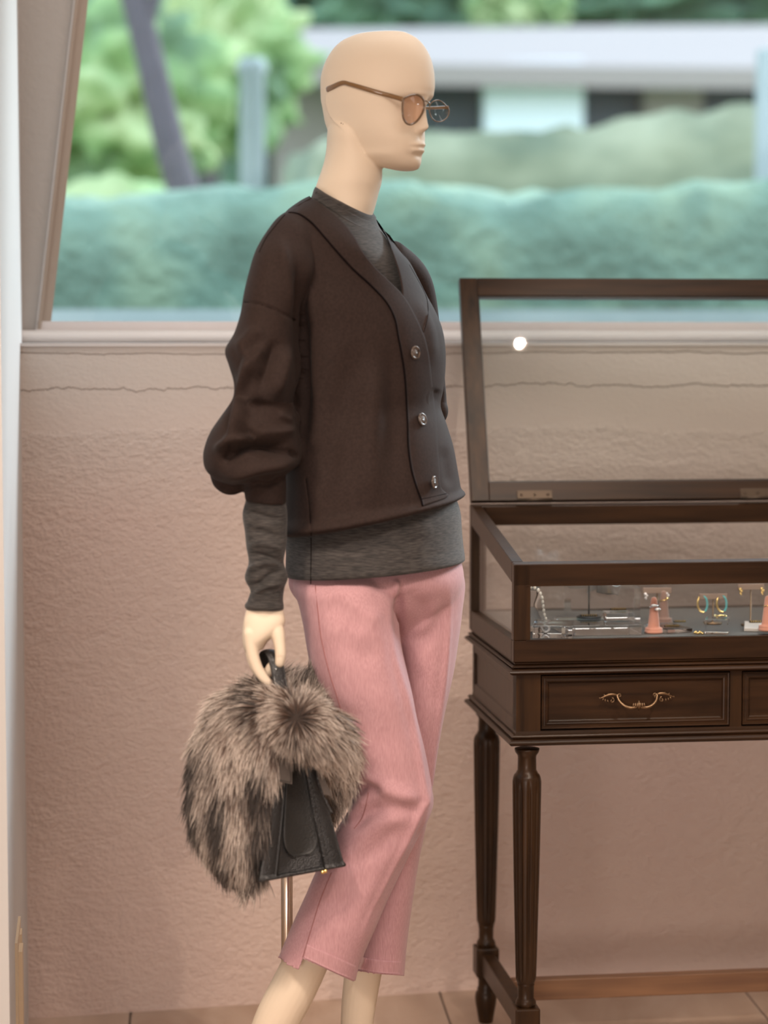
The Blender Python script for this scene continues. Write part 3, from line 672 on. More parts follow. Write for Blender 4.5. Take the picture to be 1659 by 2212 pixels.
# glass case on top
c0 = .008; pw = .0285; cz0 = Z['cb']-.001
ztop_f = Z['ct']; rail = Z['ct']-Z['go']+.001
lean = lambda b: ztop_f+(Zback-ztop_f)*(b-c0)/(D-2*c0)
def sbox(mb, a0, a1, b0, b1, zl, zh):
    """box whose top and bottom may be functions of b"""
    V = []
    for a in (a0, a1):
        for b in (b0, b1):
            for zz in (zl, zh): V.append((a, b, zz(b) if callable(zz) else zz))
    mb.add(V, [(0, 1, 3, 2), (4, 6, 7, 5), (0, 4, 5, 1), (2, 3, 7, 6), (0, 2, 6, 4), (1, 5, 7, 3)])
def part(name, a0, a1, b0, b1, zl, zh, m, parent=tbl):
    mb = MB(); sbox(mb, a0, a1, b0, b1, zl, zh); V = mb.V
    bm = bmesh.new(); vs = [bm.verts.new(v) for v in V]; [bm.faces.new([vs[i] for i in f]) for f in mb.F]
    bmesh.ops.recalc_face_normals(bm, faces=bm.faces[:]); bmesh.ops.bevel(bm, geom=bm.edges[:], offset=.0012, segments=1, affect='EDGES')
    bm.verts.index_update(); V = [tuple(v.co) for v in bm.verts]; F = [[v.index for v in f.verts] for f in bm.faces]; bm.free()
    return mk(name, V, F, m, parent, smooth=False, local=True)
zgb = Z['gb']; th = .020
part('bottom_rail', c0, W-c0, c0, c0+th, cz0, zgb, M['wood']); part('bottom_rail', c0, W-c0, D-c0-th, D-c0, cz0, zgb, M['wood'])
for a in (c0, W-c0-th): part('side_bottom_rail', a, a+th, c0+th, D-c0-th, cz0, zgb, M['wood'])
for a in (c0, W-c0-pw):
    part('corner_post', a, a+pw, c0, c0+th, zgb, lambda b: lean(b)-.0005, M['woodz']); part('corner_post', a, a+pw, D-c0-th, D-c0, zgb, lambda b: lean(b)-.0005, M['woodz'])
part('top_front_rail', c0+.001, W-c0-.001, c0, c0+th, lambda b: lean(b)-rail, lean, M['wood'])
part('top_back_rail', c0+.001, W-c0-.001, D-c0-th, D-c0, lambda b: lean(b)-rail, lean, M['wood'])
for a in (c0, W-c0-th): part('top_side_rail', a, a+th, c0+th, D-c0-th, lambda b: lean(b)-rail, lean, M['wood'])
# beads round the front glass
m_ = MB(); bd = .007
for (x0, x1, za, zb_) in ((c0+pw-bd, W-c0-pw+bd, zgb-.001, zgb+.001), (c0+pw-bd, W-c0-pw+bd, lean(c0)-rail-.001, lean(c0)-rail+.0015)): sbox(m_, x0, x1, c0-.001, c0+.004, za, zb_)
m_.build('glazing_bead', M['wood'], tbl, smooth=False, local=True)
part('front_glass', c0+pw-.004, W-c0-pw+.004, c0+.008, c0+.012, zgb-.003, lambda b: lean(b)-rail+.003, M['caseglass']); part('back_glass', c0+pw-.004, W-c0-pw+.004, D-c0-.012, D-c0-.008, zgb-.003, lambda b: lean(b)-rail+.003, M['caseglass'])
for a in (c0+.008, W-c0-.012): part('side_glass', a, a+.004, c0+th+.001, D-c0-th-.001, zgb-.003, lambda b: lean(b)-rail+.003, M['caseglass'])
ZF = .776
part('display_floor', c0+th+.0005, W-c0-th-.0005, c0+th+.0005, D-c0-th-.0005, ZF-.02, ZF, M['display'])
# lid : hinged along the back top edge, leaning back
LL = math.hypot(D-2*c0, Zback-ztop_f)-.006; la = math.radians(19)
hb0 = D-c0-.004; hz0 = Zback+.001
def LID(a, l, t):  # l along the lid from the hinge up, t thickness towards the front
    return (a, hb0+l*math.sin(la)-t*math.cos(la), hz0+l*math.cos(la)+t*math.sin(la))
def lidbox(name, a0, a1, l0, l1, t0, t1, m, parent, bev=.0012):
    V, F = boxg(a0, a1, l0, l1, t0, t1, bev); V = [LID(*v) for v in V]; return mk(name, V, [f[::-1] for f in F], m, parent, smooth=False, local=True)
lid = lidbox('lid', c0, c0+.034, 0, LL, 0, .018, M['woodz'], tbl)
lidbox('lid_stile', W-c0-.034, W-c0, 0, LL, 0, .018, M['woodz'], lid); lidbox('lid_rail', c0+.034, W-c0-.034, 0, .036, 0, .018, M['wood'], lid); lidbox('lid_rail', c0+.034, W-c0-.034, LL-.036, LL, 0, .018, M['wood'], lid)
lidbox('lid_glass', c0+.031, W-c0-.031, .033, LL-.033, .007, .011, M['caseglass'], lid, 0)
for a in (c0+.034, W-c0-.0365): lidbox('glass_bead', a, a+.0025, .036, LL-.036, .002, .016, M['blackm'], lid, 0)
for l in (.036, LL-.0385): lidbox('glass_bead', c0+.034, W-c0-.034, l, l+.0025, .002, .016, M['blackm'], lid, 0)
for k, a in enumerate((.094, .52, .94)):
    h1_ = lidbox('hinge', a, a+.066, .002, .019, .0175, .0195, M['hinge'], lid, .0004)
    hv = MB()
    for x in (.008, .033, .058): V, F = ball((0, 0, 0), .0028, 10); hv.add([LID(a+x+v[0], .0105+v[1], .0195+v[2]*.4) for v in V], F)
    hv.build('screw', M['hinge'], h1_, local=True)
    V, F = tube([LID(a, .001, .019), LID(a+.066, .001, .019)], .003, 10); mk('barrel', V, F, M['hinge'], h1_, local=True)

# ------------------------------------------------------------------ jewellery in the case
def onfloor(px, py, z=ZF): return G(px, py, z+.0006)
ysc = lambda Y: Y/FPX
def block(name, px0, px1, py, hgt, dep, m, label, cat, rot=0, z=ZF, group=None, bev=.0008):
    a = G(px0, py, z); b = G(px1, py, z); w = b[0]-a[0]; o = MB(); V, F = boxg(-w/2, w/2, 0, dep, .0005, hgt, bev)
    c = [(a[0]+b[0])/2, a[1], z]; r = mk(name, V, F, m, smooth=False, origin=(0, 0, 0)); r.location = c; r.rotation_euler = (0, 0, rot); r['label'] = label; r['category'] = cat
    if group: r['group'] = group
    r.data.update(); return r, np.array(c)
block('acrylic_slab', 1150, 1236, 1380, .022, .085, M['acrylic'], 'low clear acrylic slab at the left front corner of the case', 'display block', TA-.25)
_, s1 = block('acrylic_slab', 1226, 1388, 1373, .018, .12, M['acrylic'], 'large clear acrylic slab under the beaded black disc', 'display block', TA)
Z1 = ZF+.0186
block('acrylic_slab', 1232, 1385, 1345, .062, .06, M['acrylic'], 'tall clear acrylic block standing furthest back under the silver cuff', 'display block', TA)
block('acrylic_block', 1309, 1370, 1341, .0135, .05, M['acrylic'], 'small clear acrylic block stacked on the large slab', 'display block', TA, Z1)
Z2 = Z1+.0141
block('acrylic_slab', 1438, 1500, 1368, .008, .085, M['acrylic'], 'clear acrylic slab behind the front salmon ring cone', 'display block', TA+.25)
block('acrylic_cube', 1522, 1572, 1371, .026, .040, M['acrylic'], 'clear acrylic cube with a gold ring on top', 'display block', TA-.35)
block('display_tray', 1608, 1760, 1366, .006, .10, M['whitel'], 'flat white tray at the right of the case', 'tray', TA-.3)
# ring cones
def cone(px, py, z, hgt, m, label, rm, k=1.0, group=None):
    p = G(px, py, z+.0006); t = thing('ring_cone', tuple(p), 0, label, 'ring holder')
    r = .0155*k; pr = [(0, 0), (r, 0), (r*1.03, .002), (r, .0045), (r*.96, .005), (r*.99, .007), (r*.95, .009), (r*.70, .010), (r*.66, .013), (r*.36, hgt*.9), (r*.28, hgt*.97), (r*.10, hgt), (0, hgt)]
    V, F = lathe(p, pr, 28); mk('cone', V, F, m, t); return p
M_gv = M['brownv']
p = cone(1412, 1367, ZF, .062, M['salmon'], 'salmon velvet ring cone at the front holding a silver ring', None)
q = cone(1433, 1346, ZF, .058, M['brownv'], 'brown velvet ring cone standing behind the salmon cone', None)
q2 = cone(1658, 1362, ZF+.006, .060, M['salmon'], 'salmon velvet ring cone on the white tray at the right edge', None)
def ring(c, r, w, m, name, label, bulge=None, tilt=.2):
    pts = [np.array(c)+[r*math.cos(t), r*math.sin(t), tilt*r*math.cos(t)] for t in np.linspace(0, 2*PI, 28, endpoint=False)]
    mb = MB(); mb.add(*tube(pts, w, 8, closed=True))
    for b in (bulge or []): mb.add(*ball(np.array(c)+b[:3], b[3], 12, (1.6, .8, .8)))
    o = mb.build(name, m); tag(o, label, 'ring'); return o
ring(p+[0, 0, .046], .0072, .0009, M['silver'], 'silver_ring', 'silver ring with two long petals on the front salmon cone', [(-.001, -.0085, .002, .0034), (.0055, -.0095, -.0045, .0036)])
ring(q+[0, 0, .042], .0076, .0009, M['gold'], 'gold_ring', 'gold ring with small petals on the brown cone', [(.006, -.006, .003, .0022)])
ring(q2+[0, 0, .044], .0074, .0009, M['gold'], 'gold_ring', 'thin gold ring on the salmon cone at the right edge')
# strips with tiny gold figures
def pricestrip(px, py, z, w, label, n=7, rot=0, base=M['blackm']):
    c = G(px, py, z); t = thing('price_strip', tuple(c+[0, 0, .0006]), rot, label, 'price tag')
    V, F = boxg(-w/2, w/2, -.003, .003, 0, .003, .0005); mk('strip', V, F, base, t, smooth=False, local=True)
    mb = MB()
    for i in range(n): x = -w/2+w*(i+.7)/(n+.4); mb.box(x-.0009, x+.0009, -.0034, -.002, .0008+.0002*(i % 2), .0028+.0006*(i % 3)); mb.box(x-.0009, x+.0009, -.002, .002, .0028, .0035)
    mb.build('raised_figures', M['gold'], t, smooth=False, local=True)
pricestrip(1451, 1355, ZF+.0086, .026, 'black strip of gold figures right behind the front cone', 9, TA); pricestrip(1468, 1345, ZF+.0086, .022, 'black strip of gold figures right of the brown cone', 6, TA)
pricestrip(1335, 1318, Z2, .028, 'strip of gold and pink figures on the small acrylic block', 8, TA); pricestrip(1634, 1345, ZF+.006, .026, 'black strip of gold figures on the white tray', 6, TA)
c = onfloor(1272, 1334, Z1); V, F = lathe(c, [(0, 0), (.0215, 0), (.0215, .002), (.0205, .0028), (.002, .003), (.0016, .004), (.0016, .066), (0, .066)], 32)
t = thing('bracelet_stand', tuple(c), 0, 'black disc and pole holding up the silver cuff', 'jewellery stand'); mk('disc_and_pole', V, F, M['blackm'], t)
pricestrip(1272, 1332, Z1+.0028, .030, 'strip of gold figures on the black disc of the bracelet stand', 7, TA)
# silver cuff
cc = P(1305, 1268, 3.98); mb = MB(); u_ = np.linspace(-.7*PI, .9*PI, 30); V = np.zeros((30, 12, 3))
for i, t in enumerate(u_):
    for j, s in enumerate(np.linspace(-1, 1, 12)):
        w = .013*(1+.35*math.sin(2.3*t)); r = .026+.003*math.sin(3*t+s); V[i, j] = cc+[r*math.cos(t)*1.05, r*math.sin(t)*.8-.006*s, .003*math.sin(2*t)+s*w*.9-.004*math.cos(t*1.5)]
V, F = sheet(V, .0015, (0, .6, .4)); o = mk('silver_cuff_bracelet', V, F, M['silver']); tag(o, 'wide wavy polished silver cuff above the acrylic blocks', 'bracelet')
# pearl necklace on a clear bust at the left end
bt = P(1128, 1360, 3.93); t = thing('necklace_bust', (bt[0], bt[1], ZF), 0, 'clear acrylic neck form at the left end of the case', 'jewellery stand')
Vb = []; zb2 = P(1128, 1270, 3.93)[2]
V, F = lathe((bt[0]+.012, bt[1], ZF+.0005), [(0, 0), (.026, 0), (.028, .006), (.016, .03), (.013, .045), (.021, .062), (.019, .075), (0, .078)], 28); mk('form', V, F, M['acrylic'], t)
path = smooth_path([P(x, y, 3.9) for x, y in [(1146, 1268), (1156, 1270), (1164, 1277), (1170, 1288), (1172, 1300), (1174, 1315), (1176, 1328), (1179, 1337)]], 12); path = resamp(path, 10)
nk = thing('pearl_necklace', tuple(path[-1]-[0, 0, .02]), 0, 'string of white pearls hanging on the clear neck form', 'necklace')
for i, b in enumerate(path):
    V, F = ball(b, .0029, 12, (.9, .9, 1.35)); mk('pearl', V, F, M['pearl'], nk)
mb = MB(); mb.add(*tube(smooth_path([P(x, y, 3.9) for x, y in [(1176, 1340), (1170, 1348), (1178, 1362), (1188, 1356), (1182, 1342)]], 5), .0022, 8)); mb.build('silver_pendant', M['silver'], nk)
# earring T-stands
def tstand(pxc, pybar, pybase, Y, half, label, m1, zbase=ZF, disc=.0165):
    b = P(pxc, pybase, Y); b[2] = zbase+.0005; zb = P(pxc, pybar, Y)[2]; t = thing('earring_stand', tuple(b), TA, label, 'jewellery stand'); h_ = zb-b[2]
    V, F = lathe((0, 0, 0), [(0, 0), (disc, 0), (disc, .0022), (.0014, .003), (.0012, h_), (0, h_)], 24); mk('base_and_pole', V, F, M['bronze'], t, local=True)
    V, F = boxg(-half, half, -.002, .002, h_-.003, h_+.007, .0008); mk('crossbar', V, F, m1, t, smooth=False, local=True)
    return lambda x, z, y=-.004: np.array(t.location)+np.array([x*math.cos(TA)-y*math.sin(TA), x*math.sin(TA)+y*math.cos(TA), z+h_])
def earring(c, kind, label, group):
    mb = MB(); c = np.asarray(c)
    if kind == 'stud':
        for i, (x, z, r) in enumerate([(-.0012, 0, .0032), (.0013, -.0026, .0026), (-.0008, -.0062, .0022), (.0004, -.0088, .0016)]): mb.add(*ball(c+[x, 0, z], r, 10, (1, .7, 1)))
        o = mb.build('earring', M['crystal'] if 'crystal' in label else M['gold']); tag(o, label, 'earring', group)
    else:
        t = thing('hoop_earring', tuple(c-[0, 0, .027]), 0, label, 'earring', group)
        ctr = c-[0, 0, .0135]
        pts = [ctr+[.0085*math.cos(a), .004*math.sin(a), .0145*math.sin(a)*1.0] for a in np.linspace(PI*.52, PI*1.62, 22)]
        V, F = tube(pts, .0019, 8); mk('gold_half', V, F, M['gold'], t)
        mb = MB()
        for a in np.linspace(PI*.45, -PI*.33, 13): mb.add(*ball(ctr+[.0085*math.cos(a), .004*math.sin(a), .0145*math.sin(a)], .0019, 8, (1.25, 1, .7)))
        mb.build('turquoise_beads', M['turq'], t)
S = tstand(1419, 1278, 1338, 4.02, .026, 'earring stand with taupe bar behind the brown cone', M['taupe'])
earring(S(-.021, -.004), 'stud', 'left crystal earring on the stand behind the cones', None); earring(S(.018, -.004), 'stud', 'right crystal earring on the stand behind the cones', None)
S = tstand(1540, 1291, 1338, 4.02, .026, 'earring stand with taupe bar carrying the turquoise hoops', M['taupe'])
earring(S(-.0205, .003), 'hoop', 'left gold and turquoise hoop earring', None); earring(S(.0145, .003), 'hoop', 'right gold and turquoise hoop earring', None)
S = tstand(1621, 1270, 1343, 3.985, .024, 'earring stand with round base behind the white tray', M['taupe'])
earring(S(-.019, -.002), 'stud', 'left gold earring on the stand behind the white tray', None); earring(S(.020, -.002), 'stud', 'right gold earring on the stand behind the white tray', None)
cz = G(1556, 1333, ZF+.0270); mb = MB(); mb.add(*tube([cz+[.010*math.cos(t), .006*math.sin(t), .0022+.001*math.sin(3*t)] for t in np.linspace(0, 2*PI, 20, endpoint=False)], .0012, 8, closed=True)); mb.add(*ball(cz+[.001, -.002, .003], .003, 10, (2, 1, .7)))
tag(mb.build('gold_ring', M['gold']), 'gold ring lying on the clear acrylic cube', 'ring')
cz = onfloor(1509, 1370); mb = MB()
for i in range(7): mb.add(*ball(cz+[(i-3)*.0022, .001*math.sin(i*2), .0025+.0012*math.sin(i*1.9)], .0024, 8))
tag(mb.build('gold_brooch', M['gold']), 'small knobbly gold brooch lying in front left of the cube', 'brooch')
# ------------------------------------------------------------------ mannequin materials
M['skin'] = mat('cream_mannequin_lacquer', (.78, .66, .52), .58)
M['card'] = mat('dark_brown_smooth_jersey', (.03, .02, .018), .75, Sheen_Weight=.02, Specular_IOR_Level=.12, Sheen_Roughness=.5)
noisecol(M['card'], (.023, .0145, .0125), (.032, .0205, .0175), (1, 1, 1), 260, 2, .3, .7); bump(M['card'], 900, .12, .0006, (1, 1, 1), 2)
M['cardedge'] = mat('near_black_piping', (.006, .004, .004), .9, Specular_IOR_Level=.05)
M['knit'] = mat('charcoal_melange_wool_jersey', (.07, .065, .065), .85, Sheen_Weight=.12)
noisecol(M['knit'], (.011, .0105, .0105), (.062, .055, .052), (45, 45, 420), 1.6, 4, .34, .68); bump(M['knit'], 700, .2, .0006)
M['pink'] = mat('dusty_pink_wool_trouser_cloth', (.56, .33, .34), .8, Sheen_Weight=.15)
noisecol(M['pink'], (.42, .222, .245), (.53, .305, .33), (620, 620, 55), 1.2, 3, .32, .68); bump(M['pink'], 900, .15, .0005)
M['pinkseam'] = mat('dark_pink_seam', (.30, .12, .12), .9)
M['button'] = mat('dark_horn_button', (.10, .07, .055), .3, Coat_Weight=.15); noisecol(M['button'], (.03, .02, .016), (.12, .085, .065), (1, 1, 1), 120, 2)
M['buttonc'] = mat('light_horn_button_face', (.085, .062, .05), .35, Coat_Weight=.1)
M['chrome'] = mat('warm_brushed_steel', (.80, .66, .55), .22, 1.0)
M['leather'] = mat('black_pebbled_leather', (.013, .0135, .015), .34, Coat_Weight=.15)
bump(M['leather'], 520, .6, .0012, kind='vor')
M['leather_in'] = mat('matt_black_leather', (.011, .011, .011), .5); bump(M['leather_in'], 320, .35, .001, kind='vor')
M['stitch'] = mat('black_stitching', (.008, .008, .008), .8)
M['card_tag'] = mat('taupe_card', (.075, .06, .052), .8)
M['acetate'] = mat('brown_acetate', (.14, .085, .045), .22, Coat_Weight=.6); M['acetate_l'] = mat('amber_acetate', (.20, .105, .04), .22, Coat_Weight=.5)
M['lens'] = windowglass('rose_tinted_lens', (.93, .86, .82), .25)
M['lens2'] = windowglass('clear_lens', (.95, .94, .93), .3)
M['fur'] = mat('silver_fox_fur', (.2, .15, .12), .55, Sheen_Weight=.2)
N_, L_, b_f = nodes(M['fur']); at_ = N_.new('ShaderNodeAttribute'); at_.attribute_name = 'hair'; L_.new(at_.outputs['Color'], b_f.inputs['Base Color'])
M['furbase'] = mat('dark_fur_underlayer', (.03, .02, .016), .95)

YM = 3.50
man = thing('mannequin', (P(740, 2000, 3.5)[0], 3.50, 0), 0, 'bald cream mannequin in brown cardigan, charcoal sweater and cropped pink trousers', 'mannequin')
raw = MB()
# ---- head: rows of (py, back edge px, midline front px, half width px, centre px) in the photograph's scale
psi = math.radians(30); cs, sn = math.cos(psi), math.sin(psi); HYc = 3.50; k0 = HYc/FPX*.997
Fd = np.array([cs, -sn, 0]); Sd = np.array([-sn, -cs, 0])      # forward, near side
rows = [(69, 800, 845, 12, 822), (71.5, 775, 868, 30, 821), (78, 756, 882, 46, 820), (88, 736, 896, 61, 818), (105, 719, 909, 77, 816), (130, 704, 920, 91, 815), (160, 694, 926, 99, 814), (190, 692.5, 927, 102, 813), (205, 693, 924, 102, 813), (215, 693.5, 920, 101, 813), (228, 696, 909, 99, 812), (245, 699, 904, 95, 812), (262, 702, 902, 91, 812), (281, 708, 902, 86, 812), (292, 710, 904, 82, 812), (305, 716, 906, 77, 813), (323, 736, 905, 70, 817), (338, 768, 901, 67, 824), (350, 790, 900.5, 59, 834), (360, 815, 899, 49, 845), (366, 836, 896, 38, 856), (369.5, 858, 889, 20, 866)]
R_ = np.array(rows, float); ys = np.concatenate([np.linspace(69, 90, 16), np.linspace(91, 366, 170), np.linspace(366.4, 369.4, 6)])
Hk = smooth_path(R_, 10); col = [np.interp(ys, Hk[:, 0], Hk[:, i]) for i in range(1, 5)]
nosek = ([205, 215, 222, 230, 245, 258, 270, 279, 284, 289, 294, 298], [0, 1, 7, 11, 16, 19, 22, 24, 21, 11, 4, 0])
HV = []; seg = 180
for i, y in enumerate(ys):
    bk, fm, hw, xc = [c[i] for c in col]
    Af = max((fm-xc)/cs, 3); Ab2 = max((xc-bk)**2-hw*hw*sn*sn, 9); Ab = math.sqrt(Ab2)/cs; c0_ = P(xc, y, HYc)
    for j in range(seg):
        t = 2*PI*j/seg; ct, st = math.cos(t), math.sin(t)
        e = 2.0
        if ct > 0: e = 2.0+.35*np.clip((y-215)/60, 0, 1)
        fx = (Af if ct > 0 else Ab)*math.copysign(abs(ct)**(2/e), ct); sx_ = hw*math.copysign(abs(st)**(2/e), st)
        if ct > 0:
            a = abs(sx_)
            nb = np.interp(y, *nosek); nw = np.interp(y, [215, 250, 275, 292], [8, 8, 10.5, 11]); fx += nb*math.exp(-(a/nw)**2*.9)/cs*.95
            fx += 6.0*math.exp(-((a-12)/5.5)**2-((y-283)/6.5)**2)        # nostril wings
            fx -= 8*math.exp(-((a-35)/17)**2-((y-234)/15)**2)           # eye sockets
            fx += 4.0*math.exp(-((a-36)/11)**2-((y-238)/8)**2)          # eyeballs
            fx += 3.0*math.exp(-((a-32)/20)**2-((y-212)/7)**2)          # brow
            fx += 3.5*math.exp(-((a-50)/18)**2-((y-268)/20)**2)         # cheekbones
            lw = math.exp(-(a/27)**4)
            fx += lw*(7.5*math.exp(-((y-316.5+1.5*math.exp(-(a/5)**2))/4.6)**2)+7.5*math.exp(-((y-329.5)/5.2)**2)-3.2*math.exp(-((y-323)/1.6)**2))
            fx -= 4.0*math.exp(-(a/16)**2-((y-338.5)/4.5)**2)            # under the lip
            fx -= 2.5*math.exp(-(a/5)**2-((y-304)/8)**2)                # philtrum
            fx += 3.0*math.exp(-(a/20)**2-((y-355)/9)**2)                # chin
        HV.append(c0_+(Fd*fx+Sd*sx_)*k0)
HF = [(i*seg+j, i*seg+(j+1) % seg, (i+1)*seg+(j+1) % seg, (i+1)*seg+j) for i in range(len(ys)-1) for j in range(seg)]+[tuple(range(seg))[::-1], tuple((len(ys)-1)*seg+j for j in range(seg))]
raw.add(HV, HF)
# ---- neck down into the chest
V, F = loftpx([(718, 225, 790, 245, 3.52, .040), (707, 285, 800, 292, 3.508, .057), (705, 320, 813, 326, 3.508, .056), (700.5, 348, 823, 350, 3.507, .055), (693, 372, 826, 372, 3.506, .054), (686, 392, 824.5, 394, 3.505, .053), (680, 414, 818, 418, 3.505, .051), (684, 440, 811, 446, 3.505, .050), (665, 475, 800, 482, 3.505, .050), (690, 520, 800, 530, 3.51, .05), (700, 580, 810, 580, 3.51, .05)], 60, 72); raw.add(V, F)
# ---- hidden trunk, arms
raw.add(*limb([P(755, 610, 3.5), P(790, 720, 3.5), P(800, 900, 3.5), P(805, 1060, 3.5), P(815, 1200, 3.49), P(815, 1290, 3.49)], [.045, .06, .055, .055, .06, .05]))
raw.add(*limb([P(700, 545, 3.46), P(610, 590, 3.37), P(590, 760, 3.35), P(575, 920, 3.35), P(574, 1100, 3.335), P(572, 1240, 3.33), P(572, 1320, 3.325)], [.022, .022, .024, .024, .024, .023, .021]))
raw.add(*limb([P(800, 550, 3.55), P(865, 600, 3.62), P(900, 730, 3.66), P(925, 890, 3.66), P(850, 960, 3.70), P(790, 1000, 3.72)], [.018, .02, .02, .018, .018, .02]))
# ---- holding hand (right hand), wrist to fingertips
HYh = 3.325; hp = lambda x, y, d=0: P(x, y, HYh+d); s_ = HYh/FPX
V, F = loftpx([(545, 1288, 602, 1290, HYh, .015), (532, 1318, 612.5, 1320, HYh, .018), (526, 1342, 616, 1346, HYh, .022), (523.5, 1366, 604, 1364, HYh+.008, .031), (524.5, 1388, 580, 1384, HYh+.014, .034), (527, 1402, 570, 1400, HYh+.016, .030)], 40, 48, 2.3); raw.add(V, F)
r_ = lambda *a: [x*s_ for x in a]
raw.add(*limb([hp(583, 1338, -.002), hp(598, 1362, -.008), hp(604, 1392, -.012), hp(606, 1415, -.013), hp(604, 1432, -.012)], r_(20, 16.5, 13, 12, 10.5)))          # thumb
fing = [((541, 1368), (545, 1408), (555, 1441), (569, 1464), (579, 1474)), ((540, 1372), (543, 1412), (553, 1443), (572, 1461), (584, 1440)), ((540, 1374), (542, 1411), (552, 1438), (569, 1452), (580, 1428)), ((541, 1376), (544, 1406), (552, 1428), (566, 1440), (574, 1420))]
for k, pp in enumerate(fing):
    dy = -.020+k*.0205; rr = [r_(15.5, 13.5, 12.5, 11.5, 10), r_(15, 13, 12, 11, 9.5), r_(14, 12.5, 11.5, 10.5, 9), r_(13, 11, 10, 9, 8)][k]
    raw.add(*limb([hp(x, y, dy+.008) for x, y in pp], rr))
# ---- legs: calves below the trousers down to the feet
raw.add(*limb([P(800, 1300, 3.46), P(805, 1480, 3.44), P(845, 1700, 3.42), P(795, 1830, 3.42), P(716, 1960, 3.43), P(646, 2110, 3.43), P(594, 2212, 3.435), P(550, 2320, 3.44), P(520, 2400, 3.445)], [.04, .035, .03, .028, .031, .0352, .0342, .026, .021]))
raw.add(*limb([P(520, 2395, 3.445), P(512, 2425, 3.44), P(528, 2470, 3.425), P(565, 2505, 3.40), P(600, 2518, 3.385)], [.022, .026, .023, .019, .011]))
raw.add(*limb([P(915, 1300, 3.55), P(912, 1480, 3.55), P(885, 1700, 3.55), P(835, 1850, 3.56), P(805, 1980, 3.565), P(783, 2110, 3.57), P(771, 2212, 3.575), P(770, 2320, 3.58), P(775, 2390, 3.585)], [.035, .03, .03, .032, .032, .0295, .0262, .022, .021]))
raw.add(*limb([P(775, 2385, 3.585), P(765, 2412, 3.59), P(790, 2442, 3.57), P(830, 2466, 3.545), P(862, 2472, 3.53)], [.021, .025, .023, .018, .011]))
BV, BF = remesh(raw.V, raw.F, .0019, 3, .5)
BN = vnormals(BV, BF)
BV = crease(BV, BN, [([(704, 186), (706, 222), (711, 242), (722, 262), (735, 276), (748, 288)][::-1], 9, .0030, 's')])
BN = vnormals(BV, BF)
BV = crease(BV, BN, [([(599, 1422), (605, 1419), (612, 1422)], 1.6, -.0006, 'c')])
body = mk('body', BV, np.asarray(BF), M['skin'], man)
bsurf = Surf(BV, BF)
for (x, y, r) in ((737, 266, .0011), (741, 268, .0008)):
    V, F = ball(bsurf.hit(x, y, -.0003), r, 8); mk('peg_hole', V, F, M['bronze'], body)

# ------------------------------------------------------------------ trousers
raw = MB()
V, F = loftpx([(640, 1180, 975, 1165, 3.50, .085), (628, 1225, 992, 1200, 3.50, .10), (626, 1262, 1004, 1250, 3.495, .115), (650, 1300, 992, 1298, 3.495, .090), (695, 1345, 955, 1345, 3.50, .055), (745, 1400, 920, 1400, 3.51, .02)], 30, 96, 2.1, True, .25); raw.add(V, F)
near = [(640, 1225, 830, 1225, 3.46, .07), (632, 1262, 852, 1262, 3.445, .088), (645, 1305, 861, 1305, 3.44, .095), (655, 1350, 862, 1350, 3.435, .095), (663, 1400, 868, 1398, 3.43, .09), (673, 1450, 879, 1448, 3.425, .085), (688, 1500, 891, 1500, 3.42, .08), (704, 1550, 901, 1552, 3.42, .076), (722, 1600, 914, 1604, 3.42, .072), (742, 1650, 925, 1655, 3.42, .068), (760, 1692, 933, 1702, 3.42, .066), (762, 1720, 937, 1728, 3.42, .064), (752, 1752, 931, 1756, 3.42, .063), (727, 1792, 907, 1800, 3.42, .062), (706, 1836, 887, 1840, 3.42, .062), (681, 1886, 861, 1894, 3.42, .062), (662, 1930, 839, 1940, 3.42, .062), (636, 1987, 812, 2002, 3.42, .062), (613, 2040, 786, 2062, 3.42, .062), (596, 2082, 770, 2116, 3.42, .062), (580, 2120, 752, 2160, 3.42, .06)]
V, F = loftpx(near, 110, 96, 2.15); raw.add(V, F)
far = [(850, 1215, 985, 1205, 3.55, .05), (840, 1262, 1003.5, 1250, 3.548, .08), (842, 1320, 999, 1318, 3.55, .09), (845, 1380, 991, 1380, 3.55, .088), (850, 1457, 979, 1457, 3.55, .082), (850, 1520, 965, 1520, 3.55, .076), (845, 1600, 949.5, 1600, 3.55, .07), (835, 1697, 935, 1697, 3.55, .066), (818, 1794, 918.5, 1794, 3.555, .064), (806, 1849, 907, 1849, 3.56, .063), (788, 1932, 893.6, 1932, 3.56, .062), (770, 2056, 877.5, 2056, 3.565, .062), (765, 2100, 873, 2110, 3.565, .062), (760, 2140, 868, 2150, 3.565, .06)]
V, F = loftpx(far, 100, 96, 2.15); raw.add(V, F)
TV, TF = remesh(raw.V, raw.F, .0024, 12, .6); TF = np.asarray(TF); N = vnormals(TV, TF)
TV = crease(TV, N, [([(829, 1262), (839, 1294), (843, 1345), (852, 1412), (864, 1460), (880, 1513), (900, 1604), (917, 1716), (912, 1745), (880, 1815), (830, 1920), (791, 2000), (764, 2085)], 7, .005, 'g'),
                    ([(972, 1235), (971, 1318), (967, 1380), (956, 1496), (935, 1640), (926, 1720), (900, 1850)], 7, .0045, 'g'),
                    ([(873, 1248), (865, 1284), (862, 1341), (866, 1395)], 9, -.010, 'g'),
                    ([(855, 1248), (858, 1270), (861, 1300)], 7, .006, 'g')])
N = vnormals(TV, TF)
